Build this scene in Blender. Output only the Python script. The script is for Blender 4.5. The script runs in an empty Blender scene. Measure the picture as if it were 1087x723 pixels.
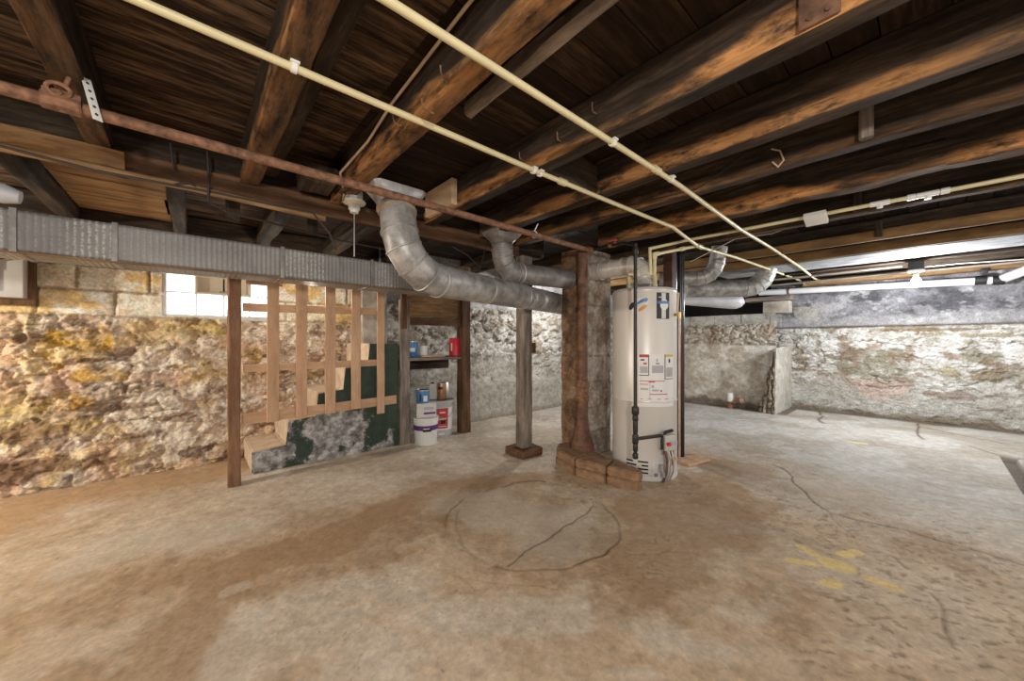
import bpy, bmesh, math, random
import numpy as np
from mathutils import Vector, Matrix
random.seed(7)
PI = math.pi
SC = bpy.context.scene
COL = SC.collection
H = 1.08                      # eye height
F = 386.6                     # focal length in pixels of a 1087 wide frame
TH = math.radians(48.8)
CT, ST = math.cos(TH), math.sin(TH)

# ------------------------------------------------------------------ measuring from the photograph
def ray(px, py):
    l = (px - 543.5) / F
    return Vector((CT + l * ST, ST - l * CT, (361.5 - py) / F))
def atd(px, py, d): return Vector((0, 0, H)) + ray(px, py) * d
def onY(px, py, y): r = ray(px, py); return Vector((0, 0, H)) + r * (y / r.y)
def onX(px, py, x): r = ray(px, py); return Vector((0, 0, H)) + r * (x / r.x)
def onZ(px, py, z): r = ray(px, py); return Vector((0, 0, H)) + r * ((z - H) / r.z)
def fl(px, py): p = onZ(px, py, 0); return (p.x, p.y)

# ------------------------------------------------------------------ numpy noise
def _hash(ix, iy, seed):
    n = (ix.astype(np.int64) * 374761393 + iy.astype(np.int64) * 668265263 + seed * 974634777) & 0x7fffffff
    n = ((n ^ (n >> 13)) * 1274126177) & 0x7fffffff
    n = (n ^ (n >> 16)) & 0x7fffffff
    return (n % 100003) / 100003.0
def vn(x, y, seed=0):
    ix = np.floor(x); iy = np.floor(y); fx = x - ix; fy = y - iy
    fx = fx * fx * (3 - 2 * fx); fy = fy * fy * (3 - 2 * fy)
    a = _hash(ix, iy, seed); b = _hash(ix + 1, iy, seed); c = _hash(ix, iy + 1, seed); d = _hash(ix + 1, iy + 1, seed)
    return (a + (b - a) * fx) * (1 - fy) + (c + (d - c) * fx) * fy
def fbm(x, y, seed=0, o=5, g=.5):
    s = 0; a = 1; t = 0
    for k in range(o):
        s = s + a * vn(x * 2 ** k + 17 * k, y * 2 ** k - 9 * k, seed + k); t += a; a *= g
    return s / t
def voro(x, y, seed=0):
    ix = np.floor(x); iy = np.floor(y)
    f1 = np.full(x.shape, 9.); f2 = np.full(x.shape, 9.); cid = np.zeros(x.shape)
    for dx in (-1, 0, 1):
        for dy in (-1, 0, 1):
            cx = ix + dx; cy = iy + dy
            d = np.hypot(cx + .15 + .7 * _hash(cx, cy, seed) - x, cy + .15 + .7 * _hash(cx, cy, seed + 5) - y)
            n = d < f1
            f2 = np.where(n, f1, np.minimum(f2, d)); cid = np.where(n, _hash(cx, cy, seed + 11), cid); f1 = np.where(n, d, f1)
    return f1, f2, cid
def sst(a, b, x): t = np.clip((x - a) / (b - a), 0, 1); return t * t * (3 - 2 * t)
def mix(c, d, t):
    c = np.asarray(c, float); d = np.asarray(d, float); return c + (d - c) * np.asarray(t)[..., None]
def segdist(x, y, pts, m=.08):
    D = np.full(x.shape, 9.)
    for (ax, ay), (bx, by) in zip(pts[:-1], pts[1:]):
        k = (x > min(ax, bx) - m) & (x < max(ax, bx) + m) & (y > min(ay, by) - m) & (y < max(ay, by) + m)
        if not k.any(): continue
        px, py = x[k], y[k]; L = (bx - ax) ** 2 + (by - ay) ** 2 + 1e-9
        t = np.clip(((px - ax) * (bx - ax) + (py - ay) * (by - ay)) / L, 0, 1)
        D[k] = np.minimum(D[k], np.hypot(px - ax - t * (bx - ax), py - ay - t * (by - ay)))
    return D

# ------------------------------------------------------------------ materials
def nmat(name):
    m = bpy.data.materials.new(name); m.use_nodes = True
    nt = m.node_tree; b = nt.nodes['Principled BSDF']
    return m, nt, b, nt.nodes.new, nt.links.new
def ramp(nt, stops):
    r = nt.nodes.new('ShaderNodeValToRGB')
    e = r.color_ramp.elements
    while len(e) < len(stops): e.new(.5)
    for k, (p, c) in zip(e, stops): k.position = p; k.color = (*c, 1)
    return r
def objcoord(nt, scale=(1, 1, 1)):
    tc = nt.nodes.new('ShaderNodeTexCoord'); mp = nt.nodes.new('ShaderNodeMapping'); mp.inputs['Scale'].default_value = scale
    nt.links.new(tc.outputs['Object'], mp.inputs['Vector']); return mp
def noise(nt, vec, scale, detail=6, rough=.6, rnd=True):
    n = nt.nodes.new('ShaderNodeTexNoise'); n.noise_dimensions = '4D'
    n.inputs['Scale'].default_value = scale; n.inputs['Detail'].default_value = detail; n.inputs['Roughness'].default_value = rough
    nt.links.new(vec.outputs[0], n.inputs['Vector'])
    if rnd:
        oi = nt.nodes.new('ShaderNodeObjectInfo'); mu = nt.nodes.new('ShaderNodeMath'); mu.operation = 'MULTIPLY'; mu.inputs[1].default_value = 30
        nt.links.new(oi.outputs['Random'], mu.inputs[0]); nt.links.new(mu.outputs[0], n.inputs['W'])
    return n
def mixc(nt, fac, a, b, mode='MIX'):
    m = nt.nodes.new('ShaderNodeMix'); m.data_type = 'RGBA'; m.blend_type = mode
    for s, v in ((0, fac), (6, a), (7, b)):
        if isinstance(v, (int, float)): m.inputs[s].default_value = v
        elif isinstance(v, tuple): m.inputs[s].default_value = (*v, 1)
        else: nt.links.new(v, m.inputs[s])
    return m.outputs[2]
def bump(nt, b, h, strength=.3, dist=.01):
    bp = nt.nodes.new('ShaderNodeBump'); bp.inputs['Strength'].default_value = strength; bp.inputs['Distance'].default_value = dist
    nt.links.new(h, bp.inputs['Height']); nt.links.new(bp.outputs[0], b.inputs['Normal'])
def plain(name, c, rough=.6, metal=0, var=.25, scale=14, bmp=.0, c2=None, emit=0, stretch=(1, 1, 1), spec=None, lo=.35, hi=.65):
    m, nt, b, N, L = nmat(name)
    mp = objcoord(nt, stretch); n = noise(nt, mp, scale)
    c2 = c2 or tuple(max(0, v * (1 - var)) for v in c)
    r = ramp(nt, [(lo, c2), (hi, c)]); L(n.outputs['Fac'], r.inputs[0]); L(r.outputs[0], b.inputs['Base Color'])
    b.inputs['Roughness'].default_value = rough; b.inputs['Metallic'].default_value = metal
    if spec is not None: b.inputs['Specular IOR Level'].default_value = spec
    if bmp: bump(nt, b, n.outputs['Fac'], bmp)
    if emit: b.inputs['Emission Color'].default_value = (*c, 1); b.inputs['Emission Strength'].default_value = emit
    return m
def wood(name, dark, mid, light, axis, wear=None, rough=.8, fine=1.0, bmp=.5, mott=.6, ws=(8, 3.0), wt=(.38, .53)):
    m, nt, b, N, L = nmat(name)
    s = [15 * fine] * 3; s['xyz'.index(axis)] = 1.6
    mp = objcoord(nt, tuple(s)); g = noise(nt, mp, 1.5, 10, .74)
    s2 = [4.5] * 3; s2['xyz'.index(axis)] = 2.2
    mp2 = objcoord(nt, tuple(s2)); st = noise(nt, mp2, 1.5, 8, .68)
    r = ramp(nt, [(.32, dark), (.5, mid), (.68, light)]); L(g.outputs['Fac'], r.inputs[0])
    r2 = ramp(nt, [(.36, (.32, .30, .30)), (.5, (.75, .74, .74)), (.66, (1.25, 1.2, 1.15))]); L(st.outputs['Fac'], r2.inputs[0])
    c = mixc(nt, mott, r.outputs[0], r2.outputs[0], 'MULTIPLY')
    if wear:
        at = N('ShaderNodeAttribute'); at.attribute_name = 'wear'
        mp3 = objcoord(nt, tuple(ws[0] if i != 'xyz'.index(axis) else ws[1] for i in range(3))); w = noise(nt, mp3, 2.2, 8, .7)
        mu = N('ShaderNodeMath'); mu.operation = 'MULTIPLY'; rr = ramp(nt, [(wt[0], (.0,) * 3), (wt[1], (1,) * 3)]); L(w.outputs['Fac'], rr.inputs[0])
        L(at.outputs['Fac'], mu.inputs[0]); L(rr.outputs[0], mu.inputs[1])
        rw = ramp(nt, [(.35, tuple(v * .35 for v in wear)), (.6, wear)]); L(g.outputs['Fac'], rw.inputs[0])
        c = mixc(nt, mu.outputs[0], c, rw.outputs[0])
    L(c, b.inputs['Base Color']); b.inputs['Roughness'].default_value = rough
    b.inputs['Specular IOR Level'].default_value = .25
    bump(nt, b, g.outputs['Fac'], bmp, .008)
    return m
def colattr(name, rough=.85, fine=60, amt=.35, bmp=.35, spec=.25):
    m, nt, b, N, L = nmat(name)
    at = N('ShaderNodeAttribute'); at.attribute_name = 'Col'
    mp = objcoord(nt); n = noise(nt, mp, fine, 8, .7, False); n2 = noise(nt, mp, fine * .22, 6, .65, False)
    r = ramp(nt, [(.32, (1 - amt * 1.3,) * 3), (.66, (1 + amt * .35,) * 3)]); L(n.outputs['Fac'], r.inputs[0])
    r2 = ramp(nt, [(.35, (1 - amt * .7, 1 - amt * .8, 1 - amt * .9)), (.6, (1,) * 3)]); L(n2.outputs['Fac'], r2.inputs[0])
    c = mixc(nt, 1.0, at.outputs['Color'], r.outputs[0], 'MULTIPLY'); c = mixc(nt, 1.0, c, r2.outputs[0], 'MULTIPLY')
    L(c, b.inputs['Base Color']); b.inputs['Roughness'].default_value = rough; b.inputs['Specular IOR Level'].default_value = spec
    bump(nt, b, n.outputs['Fac'], bmp, .006)
    return m

M = {}
OD, OM, OL, OW = (.007, .0045, .003), (.042, .029, .0195), (.125, .09, .062), (.62, .30, .11)  # OW: bare wood tone, also paints the orange highlights
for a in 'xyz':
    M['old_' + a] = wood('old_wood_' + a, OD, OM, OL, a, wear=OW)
    M['redb_' + a] = wood('red_brown_wood_' + a, (.16, .075, .04), (.27, .14, .08), (.40, .24, .15), a, mott=.4)
    M['brown_' + a] = wood('brown_wood_' + a, (.06, .03, .016), (.14, .075, .04), (.25, .145, .085), a)
    M['pine_' + a] = wood('pine_' + a, (.52, .31, .18), (.66, .42, .26), (.78, .55, .37), a, bmp=.12, fine=.6, mott=.25)
    M['grey_' + a] = wood('grey_wood_' + a, (.09, .072, .056), (.26, .215, .18), (.46, .39, .335), a)
    M['tan_' + a] = wood('tan_wood_' + a, (.12, .062, .026), (.32, .19, .088), (.50, .325, .17), a)
M['fresh'] = wood('fresh_cut_wood', (.58, .40, .24), (.76, .55, .36), (.85, .66, .46), 'y', bmp=.1, fine=.6, mott=.15)
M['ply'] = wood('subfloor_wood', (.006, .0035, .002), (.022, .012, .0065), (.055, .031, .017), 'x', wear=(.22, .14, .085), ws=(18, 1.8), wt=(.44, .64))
M['tan_ceiling'] = plain('whitewashed_board', (.34, .35, .37), .6, c2=(.18, .18, .19), scale=5)
M['newjoist'] = wood('new_joist', (.12, .065, .025), (.22, .125, .05), (.31, .185, .08), 'y', bmp=.2, fine=.5)
M['cpvc'] = plain('cream_plastic_pipe', (.70, .62, .37), .35, var=.12, scale=6)
M['white_pl'] = plain('white_plastic', (.80, .80, .77), .35, var=.08)
M['pvc'] = plain('white_drain_plastic', (.80, .81, .82), .3, var=.1, scale=5)
M['rust'] = plain('rusty_iron', (.34, .175, .10), .75, .2, c2=(.12, .06, .035), scale=34, bmp=.5)
M['rust2'] = plain('dark_rusty_iron', (.24, .12, .07), .7, .25, c2=(.09, .05, .035), scale=20, bmp=.4)
M['black'] = plain('black_iron', (.035, .03, .03), .45, .3, scale=30, bmp=.2)
M['blackgloss'] = plain('black_gloss_paint', (.012, .012, .013), .22)
M['darkred'] = plain('brown_red_paint', (.10, .045, .03), .5)
M['collar'] = plain('tan_tape', (.36, .27, .18), .6, c2=(.20, .15, .10), scale=20)
M['copper'] = plain('copper', (.55, .37, .30), .4, .4)
M['brass'] = plain('brass', (.55, .38, .14), .35, .9)
M['galv'] = plain('galvanized_steel', (.50, .49, .475), .45, .35, c2=(.20, .19, .18), scale=13, bmp=.2)
M['galv_dull'] = plain('dull_galvanized_steel', (.38, .365, .35), .52, .3, c2=(.15, .14, .13), scale=8, bmp=.15)
M['galv_bright'] = plain('bright_flue_steel', (.74, .71, .67), .3, .25, c2=(.50, .45, .39), scale=6)
M['wrap'] = plain('white_wrapped_duct', (.62, .63, .66), .5, .15, var=.2, scale=8)
M['heater'] = plain('heater_enamel', (.70, .67, .63), .32, .12, var=.05, scale=3)
M['lt'] = plain('light_grey_plastic', (.66, .66, .66), .45, var=.08)
M['label_w'] = plain('white_label', (.80, .79, .78), .5, var=.04)
M['label_g'] = plain('grey_print', (.45, .44, .46), .5, var=.1)
M['label_r'] = plain('red_print', (.55, .06, .05), .5)
M['label_y'] = plain('yellow_print', (.75, .55, .12), .5)
M['label_k'] = plain('black_print', (.02, .02, .022), .4)
M['label_b'] = plain('blue_print', (.08, .22, .45), .4)
M['label_o'] = plain('orange_print', (.72, .33, .06), .4)
M['purple'] = plain('purple_print', (.12, .035, .22), .5)
M['red_pl'] = plain('red_plastic', (.62, .02, .03), .4, var=.1)
M['blue_pl'] = plain('blue_print_tin', (.06, .22, .50), .4, var=.2)
M['tin'] = plain('tin', (.62, .60, .58), .35, .7)
M['copper_tin'] = plain('brown_tin', (.48, .24, .13), .35, .5)
M['greypail'] = plain('grey_pail_plastic', (.50, .50, .51), .45, var=.08)
M['carton'] = plain('white_carton', (.70, .67, .63), .7, var=.1)
M['panel'] = plain('grey_panel_steel', (.55, .54, .50), .45, .1, var=.1)
M['rubber'] = plain('black_rubber', (.02, .02, .02), .5)
M['wire_b'] = plain('dark_cable', (.035, .025, .02), .6)
M['wire_w'] = plain('pale_cable', (.62, .48, .34), .5)
M['porc'] = plain('white_porcelain', (.80, .77, .70), .25, var=.08)
M['brick'] = plain('kerb_brick', (.36, .22, .125), .9, c2=(.20, .115, .065), scale=16, bmp=.6)
M['soot'] = plain('soot', (.015, .012, .01), .9)  # near-black painted shade for holes, slots and the crawl space
M['conc'] = plain('rough_concrete', (.50, .46, .40), .9, c2=(.27, .23, .19), scale=9, bmp=.6)
M['vent'] = plain('beige_vent', (.62, .55, .42), .5, var=.05)
M['winframe'] = plain('white_window_frame', (.72, .71, .68), .6, var=.1)
M['floor'] = colattr('floor_concrete', .72, 55, .17, .3)
M['stone'] = colattr('rubble_stone', .9, 60, .38, .5)
M['chim'] = colattr('chimney_stone', .92, 38, .42, .6)
m, nt, b, N, L = nmat('bulb_glow'); b.inputs['Emission Color'].default_value = (1, .97, .9, 1); b.inputs['Emission Strength'].default_value = 45; M['bulb'] = m
m, nt, b, N, L = nmat('glass_block')
mp = objcoord(nt, (1, 0, 1)); mp.inputs['Rotation'].default_value = (0, PI / 4, 0)
ck = N('ShaderNodeTexChecker'); ck.inputs['Scale'].default_value = 55; ck.inputs['Color1'].default_value = (.34, .42, .45, 1); ck.inputs['Color2'].default_value = (.95, 1, 1, 1)
L(mp.outputs[0], ck.inputs['Vector']); L(ck.outputs['Color'], b.inputs['Emission Color']); b.inputs['Emission Strength'].default_value = 2.6
b.inputs['Base Color'].default_value = (.7, .8, .82, 1); b.inputs['Roughness'].default_value = .15; M['glass'] = m
m, nt, b, N, L = nmat('peeling_green_paint')
mp = objcoord(nt); n = noise(nt, mp, 2.6, 7, .62, False); n2 = noise(nt, mp, 14, 7, .65, False)
sx = N('ShaderNodeSeparateXYZ'); tc = N('ShaderNodeTexCoord'); L(tc.outputs['Object'], sx.inputs[0])
mr = N('ShaderNodeMapRange'); mr.inputs[1].default_value = .40; mr.inputs[2].default_value = .62; mr.inputs[3].default_value = 0.0; mr.inputs[4].default_value = .30; L(sx.outputs[2], mr.inputs[0])
ad = N('ShaderNodeMath'); L(n.outputs['Fac'], ad.inputs[0]); L(mr.outputs[0], ad.inputs[1])
rp = ramp(nt, [(.50, (0,) * 3), (.53, (1,) * 3)]); L(ad.outputs[0], rp.inputs[0])
rg = ramp(nt, [(.3, (.018, .032, .022)), (.7, (.045, .075, .05))]); L(n2.outputs['Fac'], rg.inputs[0])
rw = ramp(nt, [(.36, (.10, .095, .09)), (.5, (.30, .29, .28)), (.62, (.62, .61, .60))]); L(n2.outputs['Fac'], rw.inputs[0])
L(mixc(nt, rp.outputs[0], rw.outputs[0], rg.outputs[0]), b.inputs['Base Color']); b.inputs['Roughness'].default_value = .7; bump(nt, b, n2.outputs['Fac'], .4)
M['green'] = m
M['tread'] = plain('dusty_tread', (.72, .58, .44), .9, c2=(.50, .38, .27), scale=9, bmp=.3)
m, nt, b, N, L = nmat('corrugated_wrap')
mp = objcoord(nt); n = noise(nt, mp, 60, 6, .7, False); n2 = noise(nt, mp, 3, 4, .6, False)
at = N('ShaderNodeAttribute'); at.attribute_name = 'wear'
mu = N('ShaderNodeMath'); mu.operation = 'MULTIPLY'; rr = ramp(nt, [(.42, (0,) * 3), (.60, (1,) * 3)]); L(n.outputs['Fac'], rr.inputs[0]); L(at.outputs['Fac'], mu.inputs[0]); L(rr.outputs[0], mu.inputs[1])
r2 = ramp(nt, [(.3, (.19, .185, .18)), (.7, (.32, .315, .305))]); L(n2.outputs['Fac'], r2.inputs[0])
L(mixc(nt, mu.outputs[0], r2.outputs[0], (.66, .65, .62)), b.inputs['Base Color']); b.inputs['Roughness'].default_value = .55; b.inputs['Metallic'].default_value = .2
M['corr'] = m

# ------------------------------------------------------------------ mesh helpers
def R3(a, b): return Vector((a, b, 0))
class MB:
    def __init__(s): s.bm = bmesh.new()
    def box(s, x0, x1, y0, y1, z0, z1, bev=0.0, mtx=None):
        g = bmesh.ops.create_cube(s.bm, size=1.0)['verts']
        for v in g: v.co = Vector((x0 + (v.co.x + .5) * (x1 - x0), y0 + (v.co.y + .5) * (y1 - y0), z0 + (v.co.z + .5) * (z1 - z0)))
        if bev:
            es = list({e for v in g for e in v.link_edges})
            r = bmesh.ops.bevel(s.bm, geom=es, offset=bev, segments=2, affect='EDGES', profile=.6)
            g = list({v for f in r['faces'] for v in f.verts} | {v for v in g if v.is_valid})
        if mtx is not None: bmesh.ops.transform(s.bm, matrix=mtx, verts=g)
        return s
    def obox(s, c, ax, ay, az, lx, ly, lz, bev=0.0):
        """box centred on c with axes ax, ay, az"""
        m = Matrix(((ax.x, ay.x, az.x, c.x), (ax.y, ay.y, az.y, c.y), (ax.z, ay.z, az.z, c.z), (0, 0, 0, 1)))
        return s.box(-lx / 2, lx / 2, -ly / 2, ly / 2, -lz / 2, lz / 2, bev, m)
    def tube(s, pts, r, n=14, caps=True):
        pts = [Vector(p) for p in pts]; rs = r if isinstance(r, (list, tuple)) else [r] * len(pts)
        T = []
        for i in range(len(pts)):
            a = (pts[i] - pts[i - 1]).normalized() if i else None
            c = (pts[i + 1] - pts[i]).normalized() if i < len(pts) - 1 else None
            t = (a + c).normalized() if a and c and (a + c).length > 1e-6 else (a or c)
            T.append(t)
        u = T[0].orthogonal().normalized(); rings = []
        for i, p in enumerate(pts):
            u = (u - T[i] * u.dot(T[i])).normalized(); w = T[i].cross(u)
            k = 1.0
            if 0 < i < len(pts) - 1:
                a = (pts[i] - pts[i - 1]).normalized(); k = 1 / max(.5, a.dot(T[i]))
                nrm = (T[i] - a * a.dot(T[i]))
                nrm = nrm.normalized() if nrm.length > 1e-6 else None
            ring = []
            for j in range(n):
                an = 2 * PI * j / n; d = u * math.cos(an) + w * math.sin(an)
                if k > 1.0001 and nrm is not None:
                    q = (nrm - T[i] * nrm.dot(T[i])).normalized(); d = d + q * d.dot(q) * (k - 1)
                ring.append(s.bm.verts.new(p + d * rs[i]))
            rings.append(ring)
        for a, c in zip(rings[:-1], rings[1:]):
            for j in range(n): s.bm.faces.new((a[j], a[(j + 1) % n], c[(j + 1) % n], c[j]))
        if caps: s.bm.faces.new(rings[0][::-1]); s.bm.faces.new(rings[-1])
        return s
    def lathe(s, c, prof, n=32, caps=True):
        c = Vector(c); rings = []
        for r, z in prof: rings.append([s.bm.verts.new(c + Vector((r * math.cos(2 * PI * j / n), r * math.sin(2 * PI * j / n), z))) for j in range(n)])
        for a, d in zip(rings[:-1], rings[1:]):
            for j in range(n): s.bm.faces.new((a[j], a[(j + 1) % n], d[(j + 1) % n], d[j]))
        if caps: s.bm.faces.new(rings[0][::-1]); s.bm.faces.new(rings[-1])
        return s
    def prism(s, poly, ext):
        """poly: 3-D points of a flat outline, ext: extrusion vector"""
        ext = Vector(ext); a = [s.bm.verts.new(Vector(p)) for p in poly]; c = [s.bm.verts.new(Vector(p) + ext) for p in poly]
        s.bm.faces.new(a[::-1]); s.bm.faces.new(c)
        for i in range(len(a)): s.bm.faces.new((a[i], a[(i + 1) % len(a)], c[(i + 1) % len(a)], c[i]))
        return s
    def timber(s, x0, x1, y0, y1, z0, z1, axis, seed=0, jit=.004, ch=.010, seg=.06, wearf=None):
        """rough sawn beam with chamfered, wandering edges; wear attribute along the lower left arris"""
        lo = [x0, y0, z0]; hi = [x1, y1, z1]; ai = 'xyz'.index(axis); oth = [i for i in range(3) if i != ai]
        a0, a1 = lo[oth[0]], hi[oth[0]]; b0, b1 = lo[oth[1]], hi[oth[1]]
        ch = min(ch, (a1 - a0) * .3, (b1 - b0) * .3)
        pr = []
        def edge(p, q, k):
            for i in range(k): pr.append((p[0] + (q[0] - p[0]) * i / k, p[1] + (q[1] - p[1]) * i / k))
        nb = max(2, int((b1 - b0) / (.012 if wearf else .03))); na = max(2, int((a1 - a0) / .03))
        edge((a0 + ch, b0), (a1 - ch, b0), na); edge((a1 - ch, b0), (a1, b0 + ch), 1); edge((a1, b0 + ch), (a1, b1 - ch), nb); edge((a1, b1 - ch), (a1 - ch, b1), 1)
        edge((a1 - ch, b1), (a0 + ch, b1), na); edge((a0 + ch, b1), (a0, b1 - ch), 1); edge((a0, b1 - ch), (a0, b0 + ch), nb); edge((a0, b0 + ch), (a0 + ch, b0), 1)
        n = max(2, int((hi[ai] - lo[ai]) / seg)); m = len(pr)
        t = np.linspace(lo[ai], hi[ai], n + 1)
        tt, jj = np.meshgrid(t, np.arange(m), indexing='ij')
        da = (fbm(tt * 4 + 50, jj * .35, seed, 3) - .5) * 2 * jit * 1.8 + (vn(tt * 23, jj * 1.7, seed + 9) - .5) * jit
        db = (fbm(tt * 4 + 90, jj * .35, seed + 3, 3) - .5) * 2 * jit * 1.8
        wear = s.bm.verts.layers.float.get('wear') or s.bm.verts.layers.float.new('wear')
        rings = []
        for i in range(n + 1):
            ring = []
            for j, (a, b_) in enumerate(pr):
                co = [0, 0, 0]; co[ai] = t[i]; co[oth[0]] = a + da[i, j]; co[oth[1]] = b_ + db[i, j]
                v = s.bm.verts.new(co)
                if wearf: v[wear] = wearf((a - a0) / (a1 - a0), (b_ - b0), t[i])
                ring.append(v)
            rings.append(ring)
        flip = 1 if ai in (0, 2) else -1
        for a, c in zip(rings[:-1], rings[1:]):
            for j in range(m):
                f = (a[j], a[(j + 1) % m], c[(j + 1) % m], c[j]); s.bm.faces.new(f if flip == 1 else f[::-1])
        s.bm.faces.new(rings[0]); s.bm.faces.new(rings[-1])
        return s
def tagit(o, label, cat=None, group=None, kind=None):
    if label: o['label'] = label
    if cat: o['category'] = cat
    if group: o['group'] = group
    if kind: o['kind'] = kind
    return o
def thing(name, loc, label, cat, group=None):
    o = bpy.data.objects.new(name, None); o.empty_display_size = .05; COL.objects.link(o); o.location = loc
    return tagit(o, label, cat, group)
def wloc(p):
    v = Vector((0, 0, 0))
    while p is not None: v += p.location; p = p.parent
    return v
def link(name, me, mats, parent=None, origin=None):
    """me is in world coordinates; recentred on its own base (top level) or on its parent"""
    o = bpy.data.objects.new(name, me)
    for mm in (mats if isinstance(mats, (list, tuple)) else [mats]): me.materials.append(M[mm] if isinstance(mm, str) else mm)
    COL.objects.link(o)
    if parent is not None:
        o.parent = parent; sh = wloc(parent)
        me.transform(Matrix.Translation(-sh))
    elif origin is not None:
        me.transform(Matrix.Translation(-Vector(origin))); o.location = origin
    return o
def fin(name, mb, mat, parent=None, label=None, cat=None, group=None, kind=None, smooth=35, origin='base'):
    bm = mb.bm; bmesh.ops.recalc_face_normals(bm, faces=bm.faces[:])
    me = bpy.data.meshes.new(name); bm.to_mesh(me); bm.free()
    if smooth:
        me.shade_smooth(); me.set_sharp_from_angle(angle=math.radians(smooth))
    if parent is None and origin == 'base':
        cs = np.empty(len(me.vertices) * 3); me.vertices.foreach_get('co', cs); cs = cs.reshape(-1, 3)
        origin = ((cs[:, 0].min() + cs[:, 0].max()) / 2, (cs[:, 1].min() + cs[:, 1].max()) / 2, cs[:, 2].min())
    o = link(name, me, mat, parent, None if origin == 'base' else origin)
    return tagit(o, label, cat, group, kind)
def arc(p0, c, p1, r, n=6):
    """rounded corner: points from the leg p0-c over an arc to the leg c-p1"""
    p0, c, p1 = Vector(p0), Vector(c), Vector(p1); a = (p0 - c).normalized(); b_ = (p1 - c).normalized()
    ang = a.angle(b_); t = r / math.tan(ang / 2); t = min(t, (p0 - c).length * .98, (p1 - c).length * .98)
    s, e = c + a * t, c + b_ * t; out = []
    ctr = c + (a + b_).normalized() * (t / math.cos(ang / 2)); u = s - ctr; w = e - ctr; om = u.angle(w)
    for i in range(n + 1):
        k = i / n; out.append(ctr + (u * math.sin((1 - k) * om) + w * math.sin(k * om)) / math.sin(om))
    return out
def gridmesh(name, X, Y, Z, colr=None, keep=None, flip=False, wear=None):
    r, c = X.shape; me = bpy.data.meshes.new(name)
    co = np.stack([X, Y, Z], -1).reshape(-1, 3)
    i = np.arange((r - 1) * (c - 1)); a = (i // (c - 1)) * c + i % (c - 1)
    q = np.stack([a, a + 1, a + c + 1, a + c], -1)
    if flip: q = q[:, ::-1]
    if keep is not None: q = q[keep.reshape(-1)]
    me.vertices.add(len(co)); me.vertices.foreach_set('co', co.ravel())
    me.loops.add(q.size); me.loops.foreach_set('vertex_index', q.ravel().astype(np.int32))
    me.polygons.add(len(q)); me.polygons.foreach_set('loop_start', np.arange(0, q.size, 4, dtype=np.int32))
    me.update(calc_edges=True); me.validate()
    if colr is not None:
        at = me.attributes.new('Col', 'FLOAT_COLOR', 'POINT'); ca = np.ones((len(co), 4)); ca[:, :3] = np.clip(colr.reshape(-1, 3), 0, 1)
        at.data.foreach_set('color', ca.ravel())
    if wear is not None:
        at = me.attributes.new('wear', 'FLOAT', 'POINT'); at.data.foreach_set('value', wear.ravel())
    me.shade_smooth()
    return me

# ================================================================== SETTING
XR, YB = 7.36, 4.40           # right wall plane, left wall plane
# ---- floor
def grade(a, b_, c, s1, s2): return np.concatenate([np.arange(a, b_, s1), np.arange(b_, c, s2)])
gx = np.concatenate([np.arange(-3.2, -1.0, .05), grade(-1.0, 2.6, 7.5, .0065, .014)])
gy = np.concatenate([np.arange(-3.2, -1.2, .05), grade(-1.2, 2.3, 4.6, .0065, .014)])
Y, X = np.meshgrid(gy, gx, indexing='ij')
wx = X + (fbm(X * 7, Y * 7, 3, 4) - .5) * .05; wy = Y + (fbm(X * 7, Y * 7, 23, 4) - .5) * .05
big = fbm(X * .9 + 3, Y * .9, 40, 5); med = fbm(X * 3.1, Y * 3.1, 51, 6, .6); fine = fbm(X * 26, Y * 26, 61, 4, .65)
stre = fbm((X * .7 - Y * .7) * 1.7, (Y * .7 + X * .7) * 4.2, 71, 6, .62)
C = mix((.60, .47, .34), (.68, .57, .45), sst(.38, .62, med))
C = mix(C, np.array((.72, .68, .62)), sst(.52, .66, stre) * sst(.40, .6, big) * .55)
C = mix(C, np.array((.45, .305, .185)), sst(.51, .58, fbm(X * 1.5 + 9, Y * 1.5, 81, 7, .6)) * .62)
pale = sst(2.2, 3.4, Y + .30 * X + (big - .5) * 1.5)                       # paler, greyer slab towards the back
C = mix(C, mix((.58, .53, .46), (.76, .73, .68), sst(.35, .6, fbm(X * 2.2, Y * 2.2, 91, 5))), pale * .72)
right = sst(2.6, 4.4, X - .25 * Y + (med - .5) * 2.0)
C = mix(C, mix((.48, .43, .37), (.64, .615, .575), sst(.36, .6, fbm(X * 2.6, Y * 2.6, 95, 5))), right * .75)
C = mix(C, np.array((.48, .33, .195)), sst(3.25, 4.0, Y - .35 * X + (med - .5) * 1.2) * .8)   # dust along the left wall
C = C * (0.70 + .60 * fine)[..., None]
spk = vn(X * 85, Y * 85, 101); C = mix(C, np.array((.13, .085, .05)), sst(.90, .97, spk) * sst(.45, .6, fbm(X * 1.4, Y * 1.4, 105, 3)) * .45)
C = mix(C, np.array((.72, .70, .66)), sst(.955, .985, vn(X * 60 + 5, Y * 60, 109)) * .6)
pit = sst(.62, .70, fbm((X * .75 - Y * .66) * 30, (X * .66 + Y * .75) * 52, 115, 3)) * sst(.47, .6, fbm(X * 2.2, Y * 2.2, 125, 4)) * sst(.2, .9, X - .7 * Y - .2) * (1 - sst(3.4, 4.6, X))
C = mix(C, np.array((.26, .18, .115)), pit * .55)
def smear(pts, w, c, st_, seed):
    global C
    D = segdist(X, Y, pts, 1.5) + (fbm(X * 3.2, Y * 3.2, seed, 7, .62) - .5) * w * 2.2
    C = mix(C, np.array(c) * (.75 + .5 * fine)[..., None] if False else np.array(c), (1 - sst(w * .62, w, D)) * st_)
smear([fl(*p) for p in ((700, 545), (745, 520), (770, 500), (740, 560), (690, 590))], .34, (.40, .27, .165), .62, 131)
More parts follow.
